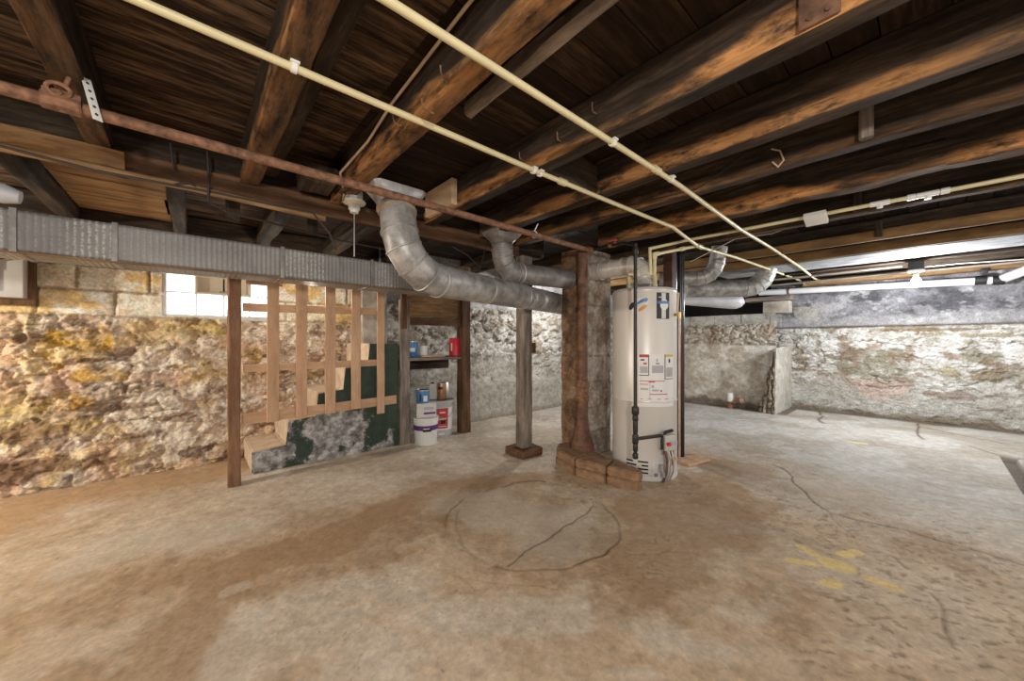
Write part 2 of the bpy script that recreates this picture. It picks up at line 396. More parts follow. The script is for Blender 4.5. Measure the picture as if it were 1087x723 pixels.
smear([fl(*p) for p in ((560, 505), (470, 520), (400, 545), (330, 585), (255, 600), (215, 650), (190, 723))], .17, (.42, .28, .165), .62, 133)
smear([fl(*p) for p in ((100, 590), (170, 575), (250, 560))], .16, (.72, .67, .60), .55, 135)
smear([fl(*p) for p in ((262, 655), (250, 700), (230, 730))], .10, (.76, .71, .64), .6, 137)
smear([fl(*p) for p in ((243, 627), (258, 622))], .045, (.74, .69, .62), .5, 139)
smear([fl(*p) for p in ((880, 530), (960, 520), (1020, 540))], .45, (.70, .67, .63), .35, 141)
smear([fl(*p) for p in ((500, 535), (560, 545), (600, 570))], .26, (.62, .555, .48), .5, 143)
smear([fl(*p) for p in ((0, 560), (60, 530), (150, 512), (230, 503))], .22, (.52, .36, .22), .6, 145)
smear([fl(*p) for p in ((870, 437), (900, 445), (830, 440))], .12, (.40, .31, .22), .5, 149)
Z = (med - .5) * .012 + (fine - .5) * .004 - pit * .003
# round patch with its ring crack and chord crack
cx, cy, rr = 1.56, 1.60, .515
ra = np.hypot(wx - cx, wy - cy) + (vn(np.arctan2(Y - cy, X - cx) * 4, X * 0, 7) - .5) * .03
ring = np.exp(-((ra - rr) / .008) ** 2) * (.08 + .5 * sst(.35, .65, vn(np.arctan2(Y - cy, X - cx) * 2.3 + 7, X * 0, 117)) + .45 * (Y < cy - .22))
inside = (ra < rr)
C = mix(C, C * np.array((.98, 1.02, 1.05)) + .02, inside * .9)
C = mix(C, C * .86 + np.array((.03, .028, .022)), inside * (wy < 1.39) * 1.0)
cr = [fl(633, 536.5), (1.62, 1.385), (1.35, 1.36), fl(538, 600)]
cracks = [(cr, .006, .8)]
def pf(*pp): return [fl(*p) for p in pp]
cracks += [(pf((533, 516), (545, 512.5), (560, 510.5), (578, 511.5)), .012, .85), (pf((486, 540), (484, 555), (490, 575), (505, 592)), .009, .35), (pf((770, 484), (800, 488), (818.5, 492.8)), .006, .35), (pf((818.5, 492.8), (829, 496), (836.7, 501), (843, 511), (853, 523), (864, 534), (877, 543.4), (905, 550), (934, 556.4), (965, 563), (994.7, 572.6), (1040, 586), (1087, 601), (1140, 617)), .007, .85),
           (pf((877, 543), (884, 553), (896, 562), (908, 570)), .006, .4), (pf((974, 450), (975.5, 455), (973, 459), (979, 466)), .014, .9), (pf((868, 437), (873, 442), (868, 445), (874, 449)), .018, .9),
           (pf((977, 453), (1010, 460), (1050, 468), (1095, 476)), .012, .8), (pf((1030, 474), (1059, 483), (1090, 487)), .012, .8), (pf((918, 580), (945, 590), (960, 602)), .006, .5),
           (pf((982, 628), (996, 640), (1000, 655), (1012, 678), (1020, 690)), .008, .5), (pf((843, 509), (800, 510), (740, 512), (700, 524)), .005, .2), (pf((480, 610), (520, 618), (590, 625)), .004, .25)]
G = ring * .9
for pts, w, st_ in cracks:
    D = segdist(wx + .0, wy + .0, pts); G = np.maximum(G, np.exp(-(D / w) ** 2) * st_)
C = mix(C, np.array((.10, .062, .035)), np.clip(G, 0, 1) * .85); Z -= np.clip(G, 0, 1) * .007
# yellow flower painted on the slab
def stroke(p, q, wpx):
    a, b_ = fl(*p), fl(*q); D = segdist(X + (fine - .5) * .03, Y + (med - .5) * .03, [a, b_], .3); return 1 - sst(wpx * .98, wpx * 1.14, D)
yel = np.maximum.reduce([stroke((882, 598), (892, 601), .052), stroke((850, 580), (866, 589.5), .022), stroke((839, 594.5), (863, 599), .022), stroke((896, 589), (910, 586.5), .026), stroke((877, 619.5), (884, 619.5), .028), stroke((921, 614), (949, 625), .026), stroke((903, 469), (918, 471), .03)])
C = mix(C, np.array((.92, .74, .32)), yel * (.82 + .18 * sst(.36, .52, fine)) * .95)
# dirt gutters along the far and right walls
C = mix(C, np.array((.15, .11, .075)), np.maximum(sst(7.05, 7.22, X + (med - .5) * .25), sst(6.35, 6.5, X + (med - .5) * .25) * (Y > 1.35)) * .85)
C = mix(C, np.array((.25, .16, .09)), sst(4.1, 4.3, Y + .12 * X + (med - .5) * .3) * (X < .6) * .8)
# sunken frame around a pit cover at the right
ex = 5.74 - X; ey = -.44 - Y; e = np.minimum(ex, ey); tr = (sst(0, .008, e) - sst(.085, .10, e)) * (ex > 0) * (ey > 0)
Z -= tr * .06; C = mix(C, np.array((.12, .09, .065)), tr * .85)
C = C * mix((1.05, 1.0, .93), (.97, 1.0, 1.03), sst(2.6, 4.6, X))
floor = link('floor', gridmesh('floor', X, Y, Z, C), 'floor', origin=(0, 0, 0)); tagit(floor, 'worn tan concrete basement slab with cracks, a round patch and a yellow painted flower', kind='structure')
del X, Y, Z, C, G

# ---- rubble walls
def rub(u, v, sx, sy, seed):
    w1 = fbm(u * 4, v * 5, seed + 31, 5, .6) - .5; w2 = fbm(u * 4 + 7, v * 5, seed + 37, 5, .6) - .5
    uu = u + w1 * .34; vv = v + w2 * .22
    f1, f2, cid = voro(uu / sx, vv / sy, seed); e = f2 - f1
    f1b, f2b, cb = voro(uu / sx * 2.3 + 4, vv / sy * 2.1, seed + 3)
    msk = sst(.34, .62, fbm(u * 1.9 + 5, v * 2.3, seed + 41, 4))            # where the joints are still open
    rg = 1 - np.abs(2 * fbm(uu * 5, vv * 9, seed + 43, 5, .6) - 1)
    h = (sst(.02, .34, e) * (.45 + .55 * cid)) * (.35 + .65 * msk) + .55 * rg
    return h, cid, np.where(msk > .45, e, e + .12), cb, f2b - f1b
def crust(u, v, seed, sx=1.0, sy=1.5):
    """flaking layers: several hard edged patches"""
    w = (fbm(u * 6, v * 6, seed + 1, 4) - .5) * .15
    return [sst(.53, .56, fbm((u + w) * k * sx, (v + w) * k * sy, seed + 3 * i, 6, .62)) for i, k in enumerate((3.5, 6, 9, 13, 5))]
def blob(u, v, p, ru, rv, seed): return 1 - sst(.86, .98, np.hypot((u - p[0]) / ru, (v - p[1]) / rv) + (fbm(u * 8, v * 10, seed, 6, .66) - .5) * 1.9)
# left wall: ochre and cream rubble
u = np.arange(-3.2, 1.75, .009); v = np.arange(-.05, 2.18, .009)
V, U = np.meshgrid(v, u, indexing='ij')
h, cid, e, cb, eb = rub(U, V, .24, .13, 11)
fb = fbm(U * 2.3, V * 2.3, 5, 6, .6); f2_ = fbm(U * 5, V * 6, 15, 6, .62); f3_ = fbm(U * 17, V * 17, 25, 4, .6); f4_ = fbm(U * 3.2 + 8, V * 5, 35, 5, .6)
c1, c2_, c3, c4, c5 = crust(U, V, 301)
C = mix((.70, .55, .36), (.66, .54, .42), sst(.4, .6, fb))
C = mix(C, np.array((.86, .77, .62)), c1 * .8); C = mix(C, np.array((.52, .40, .31)), c2_ * .75); C = mix(C, np.array((.88, .82, .72)), c3 * .65); C = mix(C, np.array((.40, .28, .19)), c4 * c5 * .55)
C = mix(C, np.array((.74, .54, .20)), sst(.57, .61, f4_) * .45)
C = mix(C, np.array((.62, .40, .28)), sst(.58, .64, fbm(U * 4 + 3, V * 4, 45, 6, .6)) * .55)
for p, ru, rv, c, st_ in [((78, 362), .20, .13, (.55, .33, .045), .95), ((58, 378), .07, .10, (.55, .33, .045), .9), ((116, 397), .20, .05, (.58, .36, .07), .85), ((66, 426), .13, .07, (.50, .29, .04), .85), ((205, 352), .24, .10, (.66, .52, .17), .8), ((75, 332), .05, .025, (.60, .36, .06), .9),
                          ((120, 285), .22, .03, (.60, .36, .06), .8), ((208, 398), .06, .04, (.58, .37, .08), .8), ((223, 427), .07, .05, (.6, .36, .08), .7), ((70, 450), .22, .04, (.62, .46, .12), .5), ((20, 440), .12, .08, (.66, .53, .22), .5), ((105, 300), .05, .03, (.60, .38, .08), .7), ((270, 375), .12, .10, (.64, .46, .10), .7), ((330, 395), .25, .12, (.62, .47, .2), .5)]:
    q = onY(*p, YB - .05); C = mix(C, np.array(c), blob(U, V, (q.x, q.z), ru, rv, 66) * st_ * (1 - .55 * c2_) * (1 - .35 * c3))
for p, ru, rv in [((40, 460), .16, .10), ((60, 490), .28, .06), ((35, 360), .12, .06), ((130, 373), .10, .05), ((205, 475), .12, .06), ((110, 432), .30, .03), ((95, 382), .10, .03), ((15, 500), .12, .1), ((190, 440), .14, .03)]:
    q = onY(*p, YB - .05); C = mix(C, np.array((.22, .13, .075)), blob(U, V, (q.x, q.z), ru, rv, 77) * .75)
C = mix(C, np.array((.20, .125, .07)), (1 - sst(.0, .09, e)) * sst(.42, .6, fbm(U * 3, V * 3, 85, 4)) * .8)
C = mix(C, np.array((.17, .105, .06)), sst(.62, .70, fbm(U * 9, V * 13, 95, 5, .62)) * .7)
C = C * (.58 + .95 * fbm(U * 26, V * 30, 97, 4, .7))[..., None] * (.92 + .14 * cb)[..., None] * 1.06
# squared blocks high up
row = np.floor((V - 1.28) / .20); bu = U / .40 + .5 * (row % 2) + .2; jo = np.minimum(np.abs(bu - np.round(bu)) * .40, np.abs((V - 1.28) / .20 - np.round((V - 1.28) / .20)) * .20) + (f3_ - .5) * .02
up = sst(1.26, 1.30, V + (fb - .5) * .06)
bh = sst(.003, .016, jo)
CB = mix((.84, .74, .58), (.92, .84, .70), sst(.4, .6, f2_)); CB = mix(CB, np.array((.70, .45, .10)), sst(.54, .60, f4_) * .7); CB = mix(CB, np.array((.55, .44, .34)), c2_ * .5); CB = mix(CB, np.array((.36, .27, .17)), (1 - bh) * sst(.35, .6, fb) * .8) * (.72 + .5 * f3_)[..., None]
C = mix(C, CB * 1.25, up)
bulge = .13 * (1 - sst(.0, .75, V)) * (.5 + vn(U * 2.1, V * 1.5, 9)) + .05 * fbm(U * 1.4, V * 2, 19, 3)
hh = (h * .05 + sst(.02, .2, eb) * .008 + (f2_ - .5) * .06 + (f3_ - .5) * .030 + c1 * .006 - c4 * c5 * .012 + bulge) * (1 - up) + up * (bh * .022 + (f3_ - .5) * .012 + .02)
kc = np.add.outer(v[:-1], 0 * u[:-1]) + .0045; ku = np.add.outer(0 * v[:-1], u[:-1]) + .0045
WX0, WX1, WZ0, WZ1 = -.20, .64, 1.29, 1.89
keep = ~((ku > WX0) & (ku < WX1) & (kc > WZ0) & (kc < WZ1))
tagit(link('wall_left', gridmesh('wall_left', U, YB - hh, V, C, keep), 'stone', origin=(0, YB, 0)), 'cream and ochre rubble stone foundation wall', kind='structure')
# back wall behind the shelf and the chimney: whitewashed rubble over a concrete ledge
u = np.arange(1.6, 6.9, .011); v = np.arange(-.05, 2.18, .011)
V, U = np.meshgrid(v, u, indexing='ij')
h, cid, e, cb, eb = rub(U, V, .22, .15, 21); fb = fbm(U * 2.3, V * 2.3, 6, 6, .6); f2_ = fbm(U * 5, V * 6, 16, 6, .62); f3_ = fbm(U * 17, V * 17, 26, 4, .6)
c1, c2_, c3, c4, c5 = crust(U, V, 501, 1.0, 1.4)
C = mix((.74, .72, .67), (.56, .53, .47), sst(.42, .62, f2_)); C = mix(C, np.array((.86, .85, .82)), c1 * .7); C = mix(C, np.array((.38, .33, .26)), c2_ * .6); C = mix(C, np.array((.20, .155, .11)), c4 * c5 * .8); C = mix(C, np.array((.42, .34, .26)), (cid > .75) * sst(.1, .3, e) * .7)
C = mix(C, np.array((.30, .23, .16)), (1 - sst(.0, .12, e)) * sst(.40, .58, fb) * .7)
led = 1 - sst(.48, .53, V + (fb - .5) * .10); ledm = np.maximum(led, .0)
C = mix(C, mix((.62, .59, .53), (.46, .42, .36), sst(.42, .6, f2_)), led * .9)
par = (1 - sst(.78, .9, V + (fb - .5) * .25)); C = mix(C, mix((.64, .62, .55), (.52, .49, .42), f3_), par * .6)
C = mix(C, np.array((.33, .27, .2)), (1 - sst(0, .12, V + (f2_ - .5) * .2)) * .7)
hb = sst(1.5, 1.56, V); C = mix(C, mix((.60, .62, .66), (.48, .48, .50), sst(.4, .6, f2_)), hb * .8)
C = C * (.74 + .48 * f3_)[..., None]
hh = (h * .06 + sst(.02, .2, eb) * .012 - c4 * c5 * .02) * (1 - .85 * led) * (1 - .55 * par) * (1 - .9 * hb) + (f2_ - .5) * .04 + (f3_ - .5) * .014 + led * .14 + .03 * (1 - sst(0, .15, V))
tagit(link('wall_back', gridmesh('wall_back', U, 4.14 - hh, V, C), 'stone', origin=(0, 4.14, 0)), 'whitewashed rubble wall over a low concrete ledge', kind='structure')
# far wall section (right of the heater) with a block course and a crawl space over it
XF = 6.72
u = np.arange(1.52, 4.3, .012); v = np.arange(-.05, 1.52, .011)
V, U = np.meshgrid(v, u, indexing='ij')
h, cid, e, cb, eb = rub(U, V, .15, .10, 31); fb = fbm(U * 2.3, V * 2.3, 7, 6, .6); f2_ = fbm(U * 5, V * 6, 17, 6, .62); f3_ = fbm(U * 17, V * 17, 27, 4, .6)
par = 1 - sst(1.0, 1.05, V + (fb - .5) * .08)
C = mix((.66, .61, .53), (.46, .38, .29), sst(.4, .6, f2_)); C = mix(C, np.array((.20, .15, .10)), (1 - sst(0, .2, e)) * .7)
C = mix(C, mix((.84, .81, .74), (.60, .54, .45), sst(.42, .64, f2_)), par * .95)
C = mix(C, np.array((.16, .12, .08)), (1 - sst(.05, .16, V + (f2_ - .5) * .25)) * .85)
bl = sst(1.335, 1.35, V); bu = U / .40; jo = np.abs(bu - np.round(bu)) * .4 + (f3_ - .5) * .006; bh = sst(.002, .008, jo)
C = mix(C, mix(mix((.44, .43, .40), (.58, .57, .53), sst(.35, .6, f2_)), np.array((.2, .19, .17)), 1 - bh), bl)
C = C * (.74 + .48 * f3_)[..., None]
hh = (h * .05 + sst(.02, .2, eb) * .02) * (1 - par) * (1 - bl) + (f2_ - .5) * .03 * (1 - bl) + (f3_ - .5) * .012 + par * (.05 + .07 * (1 - sst(0, 1.1, V))) + bl * (.03 + bh * .006)
hh[-1, :] = -.5
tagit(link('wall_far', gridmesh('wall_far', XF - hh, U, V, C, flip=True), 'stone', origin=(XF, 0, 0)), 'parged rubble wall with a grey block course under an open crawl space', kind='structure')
# right wall: whitewashed rubble, dark block courses above
u = np.arange(-3.2, 1.75, .009); v = np.arange(-.05, 2.18, .009)
V, U = np.meshgrid(v, u, indexing='ij')
h, cid, e, cb, eb = rub(U, V, .21, .105, 41); fb = fbm(U * 2.3, V * 2.3, 8, 6, .6); f2_ = fbm(U * 4, V * 7, 18, 6, .62); f3_ = fbm(U * 17, V * 19, 28, 5, .65); f4_ = fbm(U * 2.6, V * 4.5, 38, 5, .62)
c1, c2_, c3, c4, c5 = crust(U, V, 401, 1.0, 1.9)
C = mix((.74, .73, .70), (.61, .595, .555), sst(.40, .60, f2_)); C = mix(C, np.array((.90, .90, .90)), c1 * .8); C = mix(C, np.array((.42, .38, .29)), c2_ * .65 * (1 - c3)); C = mix(C, np.array((.30, .22, .15)), c4 * c5 * .75); C = mix(C, np.array((.88, .87, .84)), c3 * .5)
C = mix(C, np.array((.34, .31, .22)), sst(.545, .63, f4_) * .8); C = mix(C, np.array((.36, .26, .18)), sst(.60, .68, fbm(U * 6, V * 8, 48, 5)) * .75)
C = mix(C, np.array((.24, .18, .12)), (1 - sst(.0, .11, e)) * sst(.44, .58, fb) * .8)
par = 1 - sst(.30, .55, V + (fb - .5) * .5); C = mix(C, mix((.70, .69, .65), (.57, .555, .51), f3_), par * .7)
for p, ru, rv, c, st_ in [((935, 412), .28, .13, (.70, .50, .42), .55), ((1010, 420), .30, .06, (.30, .20, .15), .6), ((905, 378), .14, .08, (.34, .25, .18), .7), ((1065, 400), .3, .09, (.33, .29, .2), .65), ((1000, 350), .5, .02, (.25, .18, .10), .8), ((895, 347), .30, .025, (.27, .18, .10), .8), ((1045, 356), .3, .03, (.34, .27, .14), .7), ((1005, 393), .12, .05, (.52, .45, .26), .7), ((955, 443), .6, .03, (.40, .36, .28), .6)]:
    q = onX(*p, XR); C = mix(C, np.array(c), blob(U, V, (q.y, q.z), ru, rv, 68) * st_)
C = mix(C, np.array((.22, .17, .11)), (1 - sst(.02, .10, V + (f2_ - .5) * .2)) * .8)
up = sst(1.285, 1.295, V + (f3_ - .5) * .01); row = np.floor((V - 1.29) / .2); bu = U / .40 + .5 * (row % 2); jv = (V - 1.29) / .2
jo = np.minimum(np.abs(bu - np.round(bu)) * .4, np.abs(jv - np.round(jv)) * .2) + (f3_ - .5) * .01; bh = sst(.002, .010, jo)
CB = mix((.13, .13, .145), (.30, .30, .33), sst(.35, .62, f2_)); low = 1 - sst(.10, .20, V - 1.29 + (fb - .5) * .2)
CB = mix(CB, np.array((.60, .60, .62)), low * .6); CB = mix(CB, np.array((.66, .66, .69)), sst(.54, .66, fbm(U * 3, V * 4.4, 58, 7, .68)) * .7); CB = mix(CB, np.array((.50, .50, .53)), c5 * c2_ * .5)
efl = blob(U, V, (onX(858, 323, XR).y, 1.52), .18, .10, 88); CB = mix(CB, np.array((.62, .60, .54)), efl * .7)
C = mix(C, CB, up); gap = np.exp(-((V - 1.285) / .014) ** 2); C = mix(C, np.array((.13, .095, .06)), gap * .85)  # ledge shadow line painted dark along the recessed joint
C = C * (.74 + .48 * f3_)[..., None]
hh = ((h * .032 + sst(.02, .2, eb) * .008) * (1 - .8 * par) + (f2_ - .5) * .04 + (f3_ - .5) * .026 + c1 * .006 - c4 * c5 * .01 + par * .03 + .02 * (1 - sst(0, .15, V))) * (1 - up) + up * (bh * .005 - .01 + (f3_ - .5) * .008) - gap * .03
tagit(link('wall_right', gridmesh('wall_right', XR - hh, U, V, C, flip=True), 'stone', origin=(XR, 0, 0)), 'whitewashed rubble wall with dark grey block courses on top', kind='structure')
# crawl space beyond the far wall and outer closures
mb = MB(); mb.box(8.0, 8.1, 1.4, 4.6, 0, 2.4); mb.box(XF - .4, 8.1, 4.5, 4.6, 0, 2.4)
fin('wall_crawlspace', mb, 'soot', kind='structure', label='dark back of the crawl space', smooth=0)  # near-black sheet stands in for the unlit crawl space

# ---- subfloor boards seen between the joists
ZC = 2.15
mb = MB(); wl = mb.bm.verts.layers.float.new('wear'); random.seed(3)
yy = -3.2
while yy < 4.7:
    w = random.choice((.13, .14, .15, .16)); z = ZC + random.uniform(0, .006); xx = -3.2 - random.random()
    while xx < 8.1:
        ln = random.uniform(1.8, 3.4) if xx > -1 else .62 - xx; n0 = len(mb.bm.verts)
        mb.box(xx, min(xx + ln, 8.1), yy + .002, yy + w - .003, z, z + .025)
        mb.bm.verts.ensure_lookup_table(); wv = .5 * random.random() ** 3 + (.85 if xx < -.4 else 0)
        for q in mb.bm.verts[n0:]: q[wl] = wv
        xx += ln + .002
    yy += w
mb.box(-3.3, 8.1, -3.3, 4.7, ZC + .034, ZC + .06)
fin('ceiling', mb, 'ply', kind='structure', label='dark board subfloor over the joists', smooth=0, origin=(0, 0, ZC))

# ---- glass block window in the left wall
w = thing('window_1', (.22, YB + .05, WZ0), None, None); w['kind'] = 'structure'; w['label'] = 'bright glass block window with a small vent'
mb = MB(); y0, y1 = YB - .035, YB + .14
mb.box(WX0 - .02, WX0 + .025, y0, y1, WZ0 - .02, WZ1 + .02, .004); mb.box(WX1 - .025, WX1 + .02, y0, y1, WZ0 - .02, WZ1 + .02, .004)
mb.box(WX0 + .025, WX1 - .025, y0, y1, WZ0 - .02, WZ0 + .022, .004); mb.box(WX0 + .025, WX1 - .025, y0, y1, WZ1 - .022, WZ1 + .02, .004)
for x in (.02, .22, .42): mb.box(x - .006, x + .006, YB + .012, y1, WZ0 + .02, WZ1 - .02)
for z in (1.513, 1.675): mb.box(WX0 + .02, WX1 - .02, YB + .012, y1, z - .006, z + .006)
fin('window_frame', mb, 'winframe', w)
xs = [-.175, .02, .22, .42, .615]; zs = [1.312, 1.513, 1.675, 1.868]
for i in range(4):
    for j in range(3):
        if j == 1 and i in (1, 2): continue
        mb = MB(); mb.box(xs[i] + .006, xs[i + 1] - .006, YB + .004, YB + .10, zs[j] + .006, zs[j + 1] - .006, .012)
        fin('glass_block', mb, 'glass', w)
mb = MB(); mb.box(.012, .428, YB - .02, YB + .08, 1.507, 1.527, .003); mb.box(.012, .428, YB - .02, YB + .08, 1.661, 1.681, .003); mb.box(.012, .032, YB - .02, YB + .08, 1.527, 1.661, .003); mb.box(.408, .428, YB - .02, YB + .08, 1.527, 1.661, .003)
mb.box(.03, .41, YB + .012, YB + .05, 1.525, 1.663); v_ = fin('window_vent', mb, 'vent', w)
mb = MB(); mb.box(.20, .24, YB - .005, YB + .014, 1.531, 1.545, .002); fin('vent_latch', mb, 'tin', v_)

# ================================================================== CEILING TIMBER
ZJ = 1.95
def wearL(t0=.0, hi=.06, amt=1.0, bottom=.0):  # orange highlight painted into the joist colour over bare wood
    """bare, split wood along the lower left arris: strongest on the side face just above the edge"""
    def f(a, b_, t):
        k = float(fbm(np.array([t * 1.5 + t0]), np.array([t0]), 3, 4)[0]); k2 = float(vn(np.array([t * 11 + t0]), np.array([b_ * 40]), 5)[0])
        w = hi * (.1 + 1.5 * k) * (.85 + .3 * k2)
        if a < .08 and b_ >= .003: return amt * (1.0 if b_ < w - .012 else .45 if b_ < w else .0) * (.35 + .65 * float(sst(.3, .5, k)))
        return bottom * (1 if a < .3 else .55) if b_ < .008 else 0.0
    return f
JO = [  # x0, x1, y0, y1, z0, wear, label
    (-.93, -.85, -2.6, 2.49, ZJ, .5, 'dark old joist nearest the electrical panel side, at the far left edge'),
    (-.358, -.280, -2.6, 2.49, ZJ, .55, 'old joist with the perforated pipe strap nailed to its dark side'),
    (.195, .283, -2.6, 2.49, ZJ, .6, 'old joist with a squared end at the girder, left long cream pipe clipped under it'),
    (.655, .738, -2.6, 2.49, ZJ, 1.0, 'old joist with a bright orange lower edge, beside the flared duct boot'),
    (1.302, 1.382, -2.6, 2.49, ZJ, .95, 'large old joist with the pale wood block nailed near its end'),
    (1.815, 1.897, -2.6, 2.49, ZJ, .8, 'old joist right of the pale wood block joist, ending over the second duct'),
    (2.215, 2.292, -2.6, 2.49, ZJ, .45, 'dark old joist just left of the chimney'),
    (2.80, 2.905, -2.6, 2.0, ZJ, 1.0, 'thick rough joist with orange split edge, ending at the chimney'),
    (3.43, 3.505, -2.6, 4.2, ZJ, .3, 'dark joist just beyond the paired cream water pipes')]
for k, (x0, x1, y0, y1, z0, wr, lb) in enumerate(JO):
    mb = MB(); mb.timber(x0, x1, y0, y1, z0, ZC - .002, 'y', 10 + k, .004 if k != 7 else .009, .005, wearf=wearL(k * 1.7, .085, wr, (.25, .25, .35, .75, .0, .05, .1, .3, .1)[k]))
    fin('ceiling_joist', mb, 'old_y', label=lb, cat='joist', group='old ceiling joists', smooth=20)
mb = MB(); mb.timber(.297, .362, -2.6, 2.45, 2.01, ZC - .002, 'y', 30, .004); fin('sister_board', mb, 'old_y', label='shallow dark board nailed alongside the joist with the squared end', cat='board')
mb = MB(); mb.timber(.905, .955, -2.6, 1.36, 2.085, ZC - .002, 'y', 31, .005); fin('nailer_strip', mb, 'grey_y', label='short weathered grey strip under the subfloor beside the orange-edged joist', cat='board')
# newer joists near the lamp
for x, z1, m_, lb in ((4.44, 2.035, 'newjoist', 'clean tan joist strip, first one toward the lit bulb from the water pipes'), (5.03, 2.045, 'newjoist', 'clean tan joist strip nearest the whitewashed ceiling board')):
    mb = MB(); mb.timber(x, x + .04, -2.6, 4.0, ZJ, z1, 'y', int(x * 10), .0015, .003); fin('new_joist', mb, m_, label=lb, cat='joist', group='newer tan joists')
    mb = MB(); mb.timber(x + .052, x + .12, -2.6, 4.0, ZJ + .015, ZC - .002, 'y', int(x * 10) + 1, .004)
    fin('ceiling_joist', mb, 'old_y', label='dark joist behind the ' + ('first' if x < 4.8 else 'second') + ' clean tan strip', cat='joist', group='old ceiling joists')
mb = MB()
for i in range(3): mb.timber(5.20 + i * .205, 5.20 + i * .205 + .20, -2.6, 1.9, 1.965, 1.985, 'y', 50 + i, .001, .003)
fin('whitewashed_board', mb, 'tan_ceiling', label='bluish white boarding under the joists, just before the lit bulb', cat='board')
for x, lb in ((5.96, 'dark joist the lit bulb hangs from, past the whitewashed boarding'), (6.42, 'dark joist just past the lit bulb'), (6.95, 'last dark joist before the right wall')):
    mb = MB(); mb.timber(x, x + .08, -2.6, 4.0, 1.955, ZC - .002, 'y', int(x * 10), .004); fin('ceiling_joist', mb, 'old_y', label=lb, cat='joist', group='old ceiling joists')
mb = MB(); mb.timber(7.20, 7.34, -2.6, 1.3, 1.93, 2.02, 'y', 77, .003); fin('sill_plate', mb, 'tan_y', label='tan sill plate lying on the dark block wall above the white drain pipe', cat='board')
# girder, ledger and the joists behind it
mb = MB(); mb.timber(-2.6, 2.62, 2.56, 2.66, 1.90, ZC - .002, 'x', 91, .006); fin('timber_girder', mb, 'old_x', label='long dark timber the joists butt against, carried by the white-grey post', cat='beam', kind='thing')
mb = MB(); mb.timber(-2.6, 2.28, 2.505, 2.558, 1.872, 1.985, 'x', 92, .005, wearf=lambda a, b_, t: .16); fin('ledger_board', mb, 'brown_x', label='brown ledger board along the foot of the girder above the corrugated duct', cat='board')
mb = MB(); mb.timber(-1.8, -.24, 2.455, 2.50, 1.880, 1.962, 'x', 93, .012, seg=.03); fin('splintered_board', mb, 'tan_x', label='pale splintered board end under the strap joist', cat='board')
mb = MB(); mb.tube([(-2.6, 2.475, 1.868), (-1, 2.475, 1.866), (0, 2.475, 1.858), (.62, 2.475, 1.838)], .017, 10); fin('tan_rod', mb, 'tan_x', label='long thin tan pole strapped along the ledger board', cat='pole')
for k, (x, lb) in enumerate(((-.72, 'dark weathered joist over the left end of the corrugated duct'), (-.12, 'dark joist beyond the girder, next to the tan board panel'), (.45, 'dark joist beyond the girder above the lattice'), (1.02, 'dark joist beyond the girder, behind the large elbow'), (1.62, 'dark joist beyond the girder over the shelf'), (2.7, 'dark joist beyond the girder behind the chimney'))):
    mb = MB(); mb.timber(x, x + .08, 2.67, 4.30, ZJ, ZC - .002, 'y', 110 + k, .006); fin('ceiling_joist', mb, 'old_y', label=lb, cat='joist', group='joists beyond the girder')
mb = MB(); mb.timber(-1.9, 1.75, 4.16, 4.24, 1.86, ZC - .002, 'x', 160, .005); fin('rim_board', mb, 'old_x', label='dark rim board on top of the ochre wall, over the window', cat='board')
mb = MB()
for i in range(7): mb.timber(-.63, -.13 + random.uniform(-.03, .0), 2.72 + i * .2, 2.915 + i * .2, 2.06, 2.085, 'x', 120 + i, .003)
fin('tan_boards', mb, 'tan_x', label='pale tan boarding seen beyond the girder at the left', cat='board')  # pale tone stands in for window light on the subfloor
for k, (p, hgt) in enumerate((((247, 240), .13), ((331, 252), .12))):
    q = onY(*p, 2.70); mb = MB(); mb.timber(q.x - .035, q.x + .035, 2.67, 2.72, 1.79, 1.79 + hgt + .05, 'z', 130 + k, .004, seg=.03)
    fin('wood_cleat', mb, 'old_z', label=('short dark cleat hanging below the girder, left one over the duct', 'short dark cleat hanging below the girder, near the pull-chain lampholder')[k], cat='block', group='cleats under the girder')
mb = MB(); mb.timber(1.255, 1.300, 2.03, 2.38, 1.965, 2.135, 'y', 140, .002, .004); fin('wood_block', mb, 'fresh', label='pale fresh-cut wood block nailed to the side of the large joist', cat='block')
mb = MB(); mb.timber(1.384, 1.813, 1.30, 1.345, ZJ + .005, 2.13, 'x', 141, .003); fin('blocking', mb, 'old_x', label='dark solid blocking piece between two joists right of the second cream pipe', cat='block')
q = onY(345, 185, 2.3); mb = MB(); mb.timber(.45, .62, 2.22, 2.40, 1.955, 2.06, 'y', 142, .006); fin('wood_block', mb, 'old_y', label='dark stub of timber left of the lampholder joist', cat='block')
for k, (p, x, z0, z1) in enumerate((((920, 130), 2.202, 1.955, 2.10), ((910, 222), 3.417, 1.96, 2.10), ((933, 235), 4.43, 1.97, 2.10))):
    q = onX(p[0], p[1], x); mb = MB(); mb.timber(x - .03, x + .012, q.y - .022, q.y + .022, z0, z1, 'z', 150 + k, .002, seg=.03)
    fin('wood_cleat', mb, 'grey_z' if k == 0 else 'old_z', label=('pale grey cleat between two dark joists at upper right', 'dark cleat hanging behind the white pipe tee', 'dark cleat above the first clean tan strip')[k], cat='block', group='cleats between the right joists')
# white painted block nailed under the thick joist, carrying the cream pipe
q = atd(865, 231, 2.47); mb = MB(); mb.obox(Vector((q.x + .03, q.y, q.z)), Vector((.93, 0, -.37)), Vector((0, 1, 0)), Vector((.37, 0, .93)), .11, .12, .035, .004)
fin('white_block', mb, 'white_pl', label='small white block under the joist carrying the cream pipe', cat='block')
